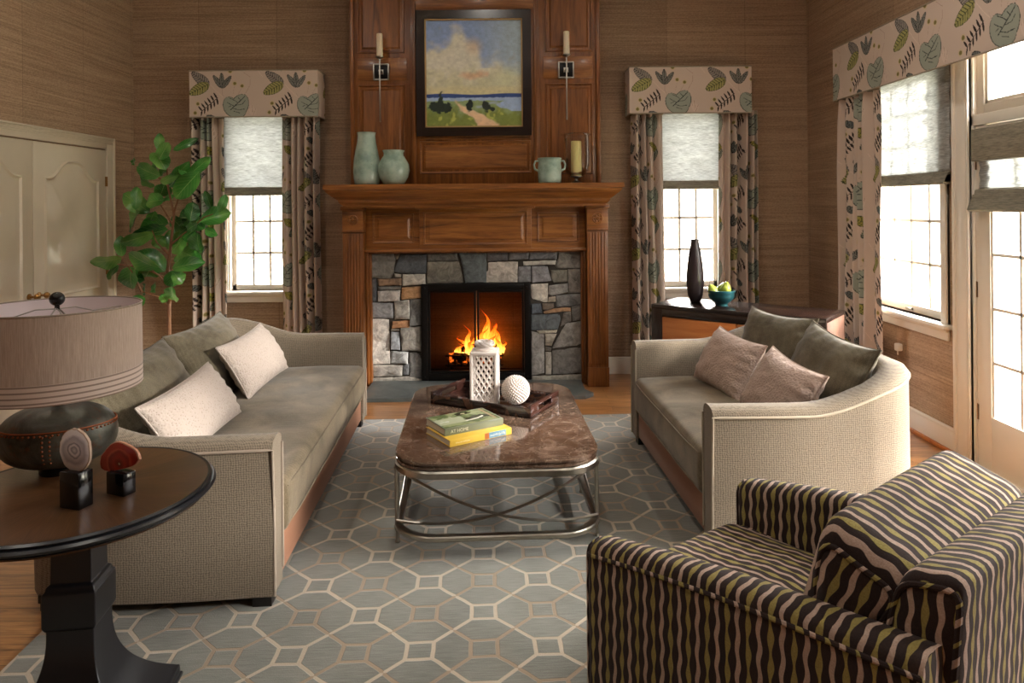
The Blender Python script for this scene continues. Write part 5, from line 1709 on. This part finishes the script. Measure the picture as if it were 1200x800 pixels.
b = B(); b.lathe([(sr-.003, .001), (sr-.003, sh1-sh0-.001)], 96); b.build('shade_lining', M['lining'], s_, angle=80)
b = B(); b.tube([((sr-.001)*cos(2*pi*k/96), (sr-.001)*sin(2*pi*k/96), sh1-sh0) for k in range(96)], .0028, 6, closed=True)
b.build('shade_trim', M['piping'], s_); b = B(); b.tube([((sr-.001)*cos(2*pi*k/96), (sr-.001)*sin(2*pi*k/96), 0) for k in range(96)], .0028, 6, closed=True); b.build('shade_trim', plain('shade_edge', '8a7567', .7), s_)
b = B()
for k in range(3):
    a = radians(70+120*k); b.tube([(0, 0, sh1-.008), (.06*cos(a), .06*sin(a), sh1-.010), (.12*cos(a), .12*sin(a), sh1-.03), (sr*cos(a), sr*sin(a), sh1-.03)], .002, 6)
for s in (-1, 1): b.tube([(0, s*.004, sh1-.005), (0, s*.05, sh1-.04), (0, s*.06, sh1-.10), (0, s*.03, sh1-.18), (0, s*.012, sh1-.20)], .0025, 6)
b.build('harp', M['steel'], lp)
b = B(); b.sphere((0, 0, sh1+.022), .0215, 24); b.cyl(0, 0, sh1-.01, sh1+.004, .007, 12); b.build('finial', M['black'], lp)


# agate pieces on black stands
def agate_piece(name, label, x, y, rz, bw, bd, bh, m, shape, edge):
    e = thing(name, label, 'ornament', (x, y, LZ), rz, 'agate slices on black stands')
    b = B(); b.box(-bw/2, bw/2, -bd/2, bd/2, 0, bh, .003); b.build('stand', M['black'], e)
    n = len(shape); vs = []
    for d, k in ((-.005, .96), (-.0035, 1.), (.0035, 1.), (.005, .96)): vs += [(p[0]*k, d, p[1]*k) for p in shape]
    fs = [[r*n+i, r*n+(i+1) % n, (r+1)*n+(i+1) % n, (r+1)*n+i] for r in range(3) for i in range(n)]+[[i for i in range(n)], [3*n+i for i in range(n)][::-1]]
    mi = [1]*(3*n)+[0, 0]
    zc = bh-min(p[1] for p in shape)-.006
    mo('agate_slice', mesh_from('agate_slice', vs, fs, recalc=True, midx=mi), [m, edge], e, (0, 0, zc))
    return e
rr = random.Random(8)
s1_ = [((.054+rr.uniform(-.0015, .0015))*cos(2*pi*i/40), (.058+rr.uniform(-.0015, .0015))*sin(2*pi*i/40)) for i in range(40)]
s2_ = []
for i in range(44):
    a = 2*pi*i/44; r_ = .071+.003*sin(5*a)+rr.uniform(-.001, .001); x_, z_ = r_*cos(a)*1.1, r_*sin(a)*(.85 if a < pi else .22)
    s2_.append((x_*cos(.28)-z_*sin(.28), x_*sin(.28)+z_*cos(.28)))
rind = plain('agate_rind', 'b09a86', .6, var=.2)
agate_piece('agate_bookend', 'round grey agate slice on a tall black stand on the side table', -1.178, 1.90, radians(-18), .068, .045, .098, M['agategrey'], s1_, rind)
agate_piece('agate_bookend', 'half-round red agate slice on a short black stand on the side table', -1.105, 1.985, radians(-22), .068, .04, .062, M['agatered'], s2_, plain('red_agate_rind', 'b07a60', .6))

# ------------------------------------------------------------------ corner cabinet
cb = thing('corner_cabinet', 'dark-topped low cabinet with cherry doors set across the corner', 'cabinet', (1.035, 5.29, 0), radians(-38))
CW, CD, CH = 1.236, .48, .75
b = B(); b.box(0, CW, 0, CD, CH-.03, CH, .003); b.build('cabinet_top', M['espresso'], cb)
b = B(); w = .085
b.box(0, w, 0, CD, .0, CH-.03, .003); b.box(CW-.03, CW-.0, 0, .02, 0, CH-.03, .002)
b.box(w, CW-.03, 0, .02, CH-.085, CH-.03, .002); b.box(w, CW-.03, 0, CD-.02, .0, .08, .002); b.box(0, CW, CD-.02, CD, 0, CH-.03)
b.build('case', M['espresso'], cb)
b = B(); b.box(CW-.03, CW, .02, CD-.001, 0, CH-.03, .002); b.build('side_panel', M['cabside'], cb)
for k in range(2):
    x0 = w+.003+k*(CW-.03-w)/2; x1 = x0+(CW-.03-w)/2-.006
    b = B(); b.box(x0, x1, .004, .024, .085, CH-.09, .002); d = b.build('cabinet_door', M['cherry'], cb)
    b = B(); kx = x1-.03 if k == 0 else x0+.03; b.lathe([(0, 0), (.005, 0), (.005, .014), (.012, .02), (.010, .026), (0, .028)], 14, M=Matrix.Translation((kx, .004, .55)) @ Matrix.Rotation(pi/2, 4, 'X')); b.build('knob', M['iron'], d)
lathe_thing('bottle_vase', 'tall slim dark brown vase on the corner cabinet', 'vase', (1.395, 5.40, CH),
            [(0, 0), (.034, 0), (.04, .006), (.056, .05), (.065, .13), (.066, .19), (.060, .27), (.047, .36), (.032, .43), (.028, .455), (.030, .475), (.027, .475), (.024, .45), (.0, .44)], M['darkvase'], 'body')
lathe_thing('footed_bowl', 'teal ceramic bowl of pears on the corner cabinet', 'bowl', (1.535, 5.20, CH),
            [(0, 0), (.045, 0), (.046, .012), (.055, .022), (.082, .045), (.092, .065), (.093, .092), (.099, .098), (.099, .11), (.093, .111), (.088, .10), (.087, .07), (.075, .045), (0, .03)], M['teal'], 'body')
def pear(x, y, z, rot, label):
    e = thing('pear', label, 'pear', (x, y, z), 0, 'pears in the teal bowl'); e.rotation_euler = rot
    b = B(); b.lathe([(0, 0), (.02, .003), (.034, .016), (.038, .034), (.034, .052), (.023, .07), (.015, .084), (.008, .09), (0, .091)], 24); b.build('fruit', M['pear'], e, angle=80)
    b = B(); b.tube([(0, 0, .088), (.003, 0, .10), (.008, 0, .112)], .0018, 6); b.build('stem', M['stem'], e)
pear(1.555, 5.175, CH+.085, (0, .15, 0), 'green pear standing up in the middle of the teal bowl')
pear(1.49, 5.20, CH+.075, (.2, -.5, 0), 'green pear leaning at the left rim of the teal bowl')
pear(1.55, 5.245, CH+.080, (-.5, .4, 0), 'green pear at the back right of the teal bowl')

# ------------------------------------------------------------------ fig tree
S = .002407
def lp_(u, v, d=0): return ((u-268)*S, d, .51+(780-v)*S)
ft = thing('fiddle_leaf_fig', 'tall fiddle leaf fig tree in the back left corner behind the sofa', 'plant', (-2.677, 5.5, 0))
b = B(); b.lathe([(0, 0), (.15, 0), (.16, .02), (.19, .30), (.195, .33), (.18, .33), (.17, .29), (0, .29)], 40); b.build('planter', M['darkvase'], ft)
b = B()
b.tube([(0, 0, .28), (.0, 0, .5), lp_(268, 660), lp_(264, 560, .01), lp_(273, 480, .02), lp_(285, 390, .01), lp_(268, 300, 0), lp_(264, 200, 0)], [.016, .015, .014, .012, .011, .009, .007, .004], 10)
for pts in (((268, 690), (232, 655), (180, 640)), ((266, 640), (255, 590), (235, 560)), ((268, 680), (287, 650), (300, 625)), ((273, 490), (310, 460), (350, 430)), ((285, 390), (300, 345), (330, 280)),
            ((270, 520), (240, 480), (235, 440)), ((280, 420), (250, 380), (230, 360)), ((180, 640), (160, 580), (130, 530)), ((272, 300), (230, 260), (215, 230)), ((350, 430), (390, 400), (425, 390)), ((268, 600), (200, 560), (130, 545))):
    rr = random.Random(int(pts[0][0]*3+pts[2][1])); dd = rr.uniform(-.12, .08)
    b.tube([lp_(pts[0][0], pts[0][1], 0), lp_(pts[1][0], pts[1][1], dd*.5), lp_(pts[2][0], pts[2][1], dd)], [.008, .006, .004], 8)
b.build('trunk', M['bark'], ft)
LV = """265,190,255,130,30;275,180,345,140,26;270,215,302,165,40;240,190,285,240,40;215,245,205,200,38;185,230,165,208,20;262,268,175,235,50;225,300,190,265,36;265,272,332,228,28;325,262,392,205,34;335,272,300,235,30
375,256,300,338,62;270,290,332,270,24;256,342,198,350,50;250,345,290,328,20;185,382,105,322,60;190,372,185,300,30;165,380,120,440,55;243,420,145,430,58;240,380,215,410,28;252,440,128,468,52;232,450,130,482,40;342,402,268,400,66
337,440,292,468,60;332,422,248,472,64;372,412,457,384,60;397,372,390,318,24;430,382,450,328,24;345,412,345,352,36;350,440,392,420,30;380,440,428,456,30;385,512,382,452,66;350,502,362,450,30;298,512,372,540,66;300,560,392,540,46
252,556,168,515,56;256,572,172,505,50;220,492,248,462,34;280,572,285,622,46;320,612,300,575,30;300,620,300,668,58;272,640,282,668,26;122,530,34,545,42;100,550,45,600,28;126,522,120,458,36;150,558,145,628,78;182,600,105,588,50
215,612,222,640,34;175,622,160,652,26;168,650,192,684,38;262,300,285,250,40;285,470,240,520,50;310,480,350,510,56;250,400,300,440,50;230,330,250,290,40;350,400,330,440,50;200,560,170,600,44;270,440,255,500,50;280,520,330,560,50;260,230,230,260,40"""
vs, fs, uv = [], [], []
rr = random.Random(21)
for i, q in enumerate(LV.replace('\n', ';').split(';')):
    a, b_, c, d, w = map(float, q.split(','))
    dep = rr.uniform(-.14, .12) if i < 50 else rr.uniform(.02, .16)
    tip = rr.uniform(-.07, .07)
    p0 = V(lp_(a, b_, dep)); p1 = V(lp_(c, d, dep+tip))
    L = (p1-p0); ln_ = L.length; L.normalize()
    side = L.cross(V((0, -1, 0))); side.normalize()
    roll = rr.uniform(-.9, .9)
    side = Matrix.Rotation(roll, 3, L) @ side
    up = side.cross(L).normalized()
    w = w*S*1.1/2/max(.55, cos(roll))
    nu, nv = 12, 7; b0 = len(vs)
    curl = rr.uniform(.10, .35); ph = rr.uniform(0, 6)
    for iu in range(nu+1):
        t = iu/nu
        wd = w*(sin(pi*t**.8)**.6*(.72+.45*t) if 0 < t < 1 else .02)
        cen = p0+L*(ln_*(t*1.05-.02))-up*(curl*ln_*(t-.35)**2)
        for iv in range(nv):
            s = (iv/(nv-1)-.5)*2
            vs.append(tuple(cen+side*(wd*s)+up*(.25*wd*abs(s)**1.5+.007*sin(t*12+ph+(2 if s > 0 else 0))*abs(s))))
            uv.append((s, t))
    for iu in range(nu):
        for iv in range(nv-1):
            k = b0+iu*nv+iv; fs.append([k, k+1, k+nv+1, k+nv])
mo('foliage', mesh_from('foliage', vs, fs, uvs=uv, angle=180), M['leaf'], ft)

# ------------------------------------------------------------------ striped armchair
W_ = radians(36.6)
ac = thing('armchair', 'armchair upholstered in wavy olive, taupe and brown stripes', 'armchair', (.20, 2.0, RUGT*0), W_)
# local: x = across (near arm 0 -> far arm .80), y = towards the chair front, so depth d = -y
AW = .80
def arm(l0, l1, outer):
    d = np.concatenate([[0, .004, .014, .03], np.linspace(.06, .90, 30)])
    H = .545+.10*(d/.7)+.012*np.sin(d*4)
    t = l1-l0
    sec = []
    # from outer bottom over the top to inner bottom (o: 0 outer .. 1 inner)
    prof = [(0, .10), (0, .3), (0, -1, .035), (.02, -1, .018), (.10, -1, .006), (.25, -1, .0), (.5, -1, -.004), (.75, -1, .0), (.9, -1, .008), (.98, -1, .022), (1, -1, .04), (1, .38), (1, .30)]
    n = len(prof); P = np.zeros((len(d), n, 3)); U = np.zeros((len(d), n, 2))
    for i, (dd, h) in enumerate(zip(d, H)):
        sh = (.014-min(dd, .014))*.8
        for j, p in enumerate(prof):
            z = p[1] if len(p) == 2 else h-p[2]-(sh if p[2] < .03 else 0)
            o_ = p[0]
            x = (l0+sh+(t-2*sh)*o_) if outer == 0 else (l1-sh-(t-2*sh)*o_)
            P[i, j] = (x, -dd, z)
        s = 0
        for j in range(n):
            if j > 0: s += np.linalg.norm(P[i, j]-P[i, j-1])
            U[i, j] = (dd, s if j < 3 else s)
        U[i, :, 1] -= h
    vs = P.reshape(-1, 3); uv = U.reshape(-1, 2).tolist(); N = len(d)
    fs = [[i*n+j, i*n+(j+1), (i+1)*n+(j+1), (i+1)*n+j] for i in range(N-1) for j in range(n-1)]
    vs = list(map(tuple, vs)); b0 = len(vs)
    vs += [vs[j] for j in range(n)]; uv += [(vs[j][0], vs[j][2]) for j in range(n)]
    fs.append([b0+j for j in range(n)])
    b1 = len(vs); vs += [vs[(N-1)*n+j] for j in range(n)]; uv += [(vs[(N-1)*n+j][0], vs[(N-1)*n+j][2]) for j in range(n)]; fs.append([b1+j for j in range(n)])
    o = mo('arm', mesh_from('arm', vs, fs, uvs=uv, angle=50), M['stripe'], ac)
    line = [tuple(P[i, 2]) for i in range(N)]
    line2 = [tuple(P[0, j]) for j in range(n)]
    for w in (B().tube(line, .006, 8), B().tube([(p[0], .002, p[2]) for p in line2], .0055, 8)):
     wm = w.mesh('piping')
     lay = wm.uv_layers.new(name='UVMap')
     for lo in wm.loops:
        c_ = wm.vertices[lo.vertex_index].co; lay.data[lo.index].uv = (-c_.y*.9+c_.x*.9, c_.z*.8+c_.x*.7)
     mo('piping', wm, M['stripe'], o)
arm(0, .105, 0); arm(AW-.105, AW, 1)

def uvbox(vs, fs, mode):
    pass
def stripe_block(name, P, uv, par=ac, cap=True, angle=50, closed=True):
    """P (N sections, n points)"""
    N, n = P.shape[:2]; vs = list(map(tuple, P.reshape(-1, 3))); U = uv.reshape(-1, 2).tolist()
    fs = []
    jn = n if closed else n-1
    for i in range(N-1):
        for j in range(jn): fs.append([i*n+j, i*n+(j+1) % n, (i+1)*n+(j+1) % n, (i+1)*n+j])
    return vs, fs, U
# seat cushion: sections across x, profile in (y,z)
def cushion(name, x0, x1, prof, crown, capuv, r=.03, piping=True, xf=None, par=ac, puff=.0, ns=20):
    """profile: list of (y,z) around a closed loop (front-bottom first); stripes run round the profile, u = x"""
    prof = np.array(prof, float); n = len(prof); cen = prof.mean(0)
    s = np.concatenate([[0], np.cumsum(np.linalg.norm(np.diff(np.vstack([prof, prof[:1]]), axis=0), axis=1))])
    xs = [x0, x0+r*.06, x0+r*.3, x0+r]+list(np.linspace(x0+r, x1-r, ns)[1:-1])+[x1-r, x1-r*.3, x1-r*.06, x1]
    vs, U, fs = [], [], []
    for x in xs:
        e = max(0, x0+r-x, x-(x1-r)); sh = r-sqrt(max(0, r*r-e*e)); t = (x-x0)/(x1-x0)
        pf = 1+puff*sin(pi*t)**.5
        for j in range(n+1):
            q = prof[j % n]; v_ = q-cen; L = np.linalg.norm(v_)
            k = (1-sh/L)*(1+(pf-1))
            p = cen+v_*k; p = p+np.array([0, crown*sin(pi*t)**.6*(v_[1] > 0)*(v_[1]/L)])
            vs.append((x, p[0], p[1])); U.append((x, s[j]))
    m_ = n+1
    for i in range(len(xs)-1):
        for j in range(n): fs.append([i*m_+j, i*m_+j+1, (i+1)*m_+j+1, (i+1)*m_+j])
    for side in (0, len(xs)-1):
        b0 = len(vs); x = xs[side]
        k = 1-.97*r/np.linalg.norm(prof-cen, axis=1)
        ring = [vs[side*m_+j] for j in range(n)]
        # domed end panel
        lev = [(1, 0), (.8, .010), (.5, .018), (.2, .021)]
        sg = -1 if side == 0 else 1
        cc = np.mean([[p[1], p[2]] for p in ring], axis=0)
        for kk, dm in lev:
            for p in ring:
                y, z = cc[0]+(p[1]-cc[0])*kk, cc[1]+(p[2]-cc[1])*kk; vs.append((x+sg*dm, y, z)); U.append((capuv(y, z)))
        for q in range(3):
            for j in range(n): fs.append([b0+q*n+j, b0+q*n+(j+1) % n, b0+(q+1)*n+(j+1) % n, b0+(q+1)*n+j])
        fs.append([b0+3*n+j for j in range(n)])
    if xf is not None: vs = [tuple(xf @ V(v)) for v in vs]
    o = mo(name, mesh_from(name, vs, fs, uvs=U, angle=75), M['stripe'], par)
    if piping:
        for side in (3, len(xs)-4):
            w = B(); w.tube([vs[(0 if side == 3 else len(xs)-1)*m_+j] for j in range(n)], .0065, 8, closed=True)
            wm = w.mesh('piping'); lay = wm.uv_layers.new(name='UVMap')
            for lo in wm.loops:
                c_ = wm.vertices[lo.vertex_index].co; lay.data[lo.index].uv = ((c_.y+c_.z)*.8, c_.x*.8)
            mo('piping', wm, M['stripe'], o)
    return o
def rpoly(pts, r, k=4, sub=3):
    out = []; n = len(pts)
    for i in range(n):
        p0, p, p1 = map(lambda q: np.array(q, float), (pts[i-1], pts[i], pts[(i+1) % n]))
        a = (p0-p)/np.linalg.norm(p0-p); c = (p1-p)/np.linalg.norm(p1-p)
        for t in np.linspace(0, 1, k+1):
            out.append(p+a*r*(1-t)**2+c*r*t**2)
        q0 = p+c*r; q1 = p1-(p1-p)/np.linalg.norm(p1-p)*r
        for t in range(1, sub+1): out.append(q0+(q1-q0)*t/(sub+1))
    return [tuple(o) for o in out]
cushion('seat_cushion', .107, AW-.107, rpoly([(.02, .27), (.03, .41), (-.66, .43), (-.66, .27)], .035, 4, 6), .035, lambda y, z: (z, y), .035)
# base
cushion('seat_base', .04, AW-.04, rpoly([(-.015, .10), (-.015, .275), (-.80, .275), (-.80, .10)], .01, 2, 3), 0, lambda y, z: (y, z), .01, False)
# back: raked slab between/behind the arms
bp = rpoly([(-.69, .26), (-.82, .775), (-.935, .80), (-.90, .10), (-.73, .10)], .035, 4, 5)
cushion('backrest', .09, AW-.05, bp, .0, lambda y, z: (y, z), .025, True)
# loose back cushion
bc = rpoly([(-.50, .41), (-.655, .86), (-.85, .79), (-.70, .40)], .05, 5, 5)
cushion('back_cushion', .10, AW-.06, bc, .0, lambda y, z: (y*.9+z*.35, z), .05, True, puff=.035, xf=Matrix.Translation((.42, 0, .635)) @ Matrix.Rotation(radians(-2.5), 4, 'Y') @ Matrix.Translation((-.42, 0, -.655)))
b = B()
for (x, y) in ((.07, -.07), (AW-.07, -.07), (.08, -.78), (AW-.08, -.78)):
    b = B(); b.lathe([(0, .0), (.018, .0), (.026, .115), (0, .115)], 16, (x, y, RUGT)); b.build('leg', M['espresso'], ac)

# ------------------------------------------------------------------ outside
b = B(); b.box(RX+T, RX+22, -12, 24, -.35, -.25); o = b.build('ground', M['lawn']); struct(o)
b = B(); b.box(-14, RX+T, BY+T, 24, -.35, -.25); o = b.build('ground', M['lawn']); struct(o)
def tree(x, y, h, seed, label):
    e = thing('garden_tree', label, 'tree', (x, y, -.25), 0, 'bare trees in the garden')
    rs = random.Random(seed); b = B()
    def br(p, d, L, r, lev):
        pts = [p]; q = V(p); dd = V(d)
        for k in range(4):
            dd = (dd+V((rs.uniform(-.15, .15), rs.uniform(-.15, .15), .06))).normalized(); q = q+dd*L/4; pts.append(tuple(q))
        b.tube(pts, [r*(1-.14*k) for k in range(5)], 5)
        if lev < 3:
            for k in range(4 if lev else 6):
                a = rs.uniform(0, 2*pi); t = rs.choice(pts[1:])
                br(t, (dd+V((cos(a), sin(a), rs.uniform(.0, .6)))*.9).normalized(), L*.58, r*.5, lev+1)
    br((0, 0, 0), V((0, 0, 1)), h*.55, h*.02, 0)
    b.build('branches', M['barktree'], e)
tree(10.5, 12.5, 7, 1, 'bare tree seen through the right-hand wall window'); tree(7.5, 9.0, 5, 2, 'bare tree seen faintly through the glass door'); tree(3.2, 15, 7, 3, 'bare tree seen through the window right of the fireplace'); tree(-5.2, 14, 6, 4, 'bare tree seen through the window left of the fireplace')
def shrub(x, y, r, seed, label):
    rs = random.Random(seed); vs, fs = [], []
    for k in range(900):
        d = V((rs.gauss(0, 1), rs.gauss(0, 1), rs.gauss(0, 1))).normalized()*r*rs.uniform(.5, 1); c = V((d.x, d.y, abs(d.z)*1.6+.05))
        a = V((rs.uniform(-1, 1), rs.uniform(-1, 1), rs.uniform(-1, 1))).normalized(); q = a.orthogonal().normalized(); w_ = .035+r*.03
        i0 = len(vs); vs += [tuple(c-a*w_), tuple(c+q*w_*.5), tuple(c+a*w_), tuple(c-q*w_*.5)]; fs.append([i0, i0+1, i0+2, i0+3])
    o = mo('garden_shrub', mesh_from('garden_shrub', vs, fs), M['bush'], None, (x, y, -.25)); tag(o, label, 'shrub', 'shrubs outside the glass door')
shrub(5.2, 5.9, .7, 1, 'pale shrub outside at the hinge side of the glass door'); shrub(6.6, 7.3, 1.0, 2, 'larger pale shrub standing behind the first outside the glass door')

# ------------------------------------------------------------------ light
sc = bpy.context.scene
w = bpy.data.worlds.new('sky'); sc.world = w; w.use_nodes = True
nt = w.node_tree; bg = nt.nodes['Background']; bg.inputs[0].default_value = (1.0, .97, .935, 1)
tcw = nt.nodes.new('ShaderNodeTexCoord'); sx_ = nt.nodes.new('ShaderNodeSeparateXYZ'); nt.links.new(tcw.outputs['Generated'], sx_.inputs[0])
mr = nt.nodes.new('ShaderNodeMapRange'); mr.interpolation_type = 'SMOOTHSTEP'     # dim misty horizon, bright overcast sky above
for k_, v_ in ((1, .10), (2, .40), (3, WLOW), (4, WORLD)): mr.inputs[k_].default_value = v_
nt.links.new(sx_.outputs[2], mr.inputs[0]); nt.links.new(mr.outputs[0], bg.inputs[1])
for (x_, y_, lab) in ((-2.2, .8, 'left'), (-.3, .8, 'middle'), (1.6, .8, 'right'), (-2.2, 3.4, 'left'), (-.3, 3.4, 'middle'), (1.6, 3.4, 'right')):  # unseen ceiling lamps with trim rings, added as warm fill for the room
    e = thing('added_fill_light', 'round added unseen ceiling fill light, %s of the %s row' % (lab, 'near' if y_ < 2 else 'far'), 'ceiling light', (x_, y_, CZ), 0, 'added ceiling fill lights')
    b = B(); b.lathe([(.085, 0), (.075, -.012), (.060, -.004), (.060, 0)], 32); b.build('trim_ring', M['white'], e)
    l = bpy.data.lights.new('fill_light', 'AREA'); l.shape = 'DISK'; l.size = .12; l.energy = FILL; l.color = (1, .93, .84)
    o = bpy.data.objects.new('fill_light', l); C.objects.link(o); o.location = (x_, y_, CZ-.015)
def portal(side, u0, u1, z0, z1):
    l = bpy.data.lights.new('window_portal', 'AREA'); l.shape = 'RECTANGLE'; l.size = u1-u0; l.size_y = z1-z0; l.cycles.is_portal = True
    o = bpy.data.objects.new('window_portal', l); C.objects.link(o)
    c = ((u0+u1)/2, (z0+z1)/2)
    if side == 'R': o.location = (RX+T+.01, c[0], c[1]); o.rotation_euler = (pi/2, 0, pi/2)
    elif side == 'B': o.location = (c[0], BY+T+.01, c[1]); o.rotation_euler = (-pi/2, 0, 0)
    else: o.location = (c[0], FY-T-.01, c[1]); o.rotation_euler = (pi/2, 0, 0)
    return o
portal('R', W3[0], W3[1], WZ0, WZ1); portal('R', D3[0], D2[1], 0, 2.5)
portal('R', W4[0], W4[1], WZ0, WZ1)
portal('B', W1[0], W1[1], WZ0, WZ1); portal('B', W2[0], W2[1], WZ0, WZ1)
l = bpy.data.lights.new('sun', 'SUN'); l.energy = SUN; l.angle = radians(10); l.color = (1, .93, .84)
o = bpy.data.objects.new('sun', l); C.objects.link(o)
d = V((-.90, .34, -.30)).normalized(); o.rotation_euler = d.to_track_quat('-Z', 'Y').to_euler()
l = bpy.data.lights.new('fire_glow', 'POINT'); l.energy = 1.5; l.color = (1, .42, .12); l.shadow_soft_size = .1
o = bpy.data.objects.new('fire_glow', l); C.objects.link(o); o.location = (FC+.1, 6.05, .42)
sc.view_settings.view_transform = 'Standard'; sc.view_settings.look = 'None'; sc.view_settings.gamma = 1; sc.view_settings.exposure = EXPO
sc.view_settings.use_curve_mapping = False
sc.cycles.use_denoising = True; sc.cycles.max_bounces = 10; sc.cycles.diffuse_bounces = 5; sc.cycles.transparent_max_bounces = 16; sc.cycles.sample_clamp_indirect = 6; sc.cycles.caustics_reflective = False; sc.cycles.caustics_refractive = False
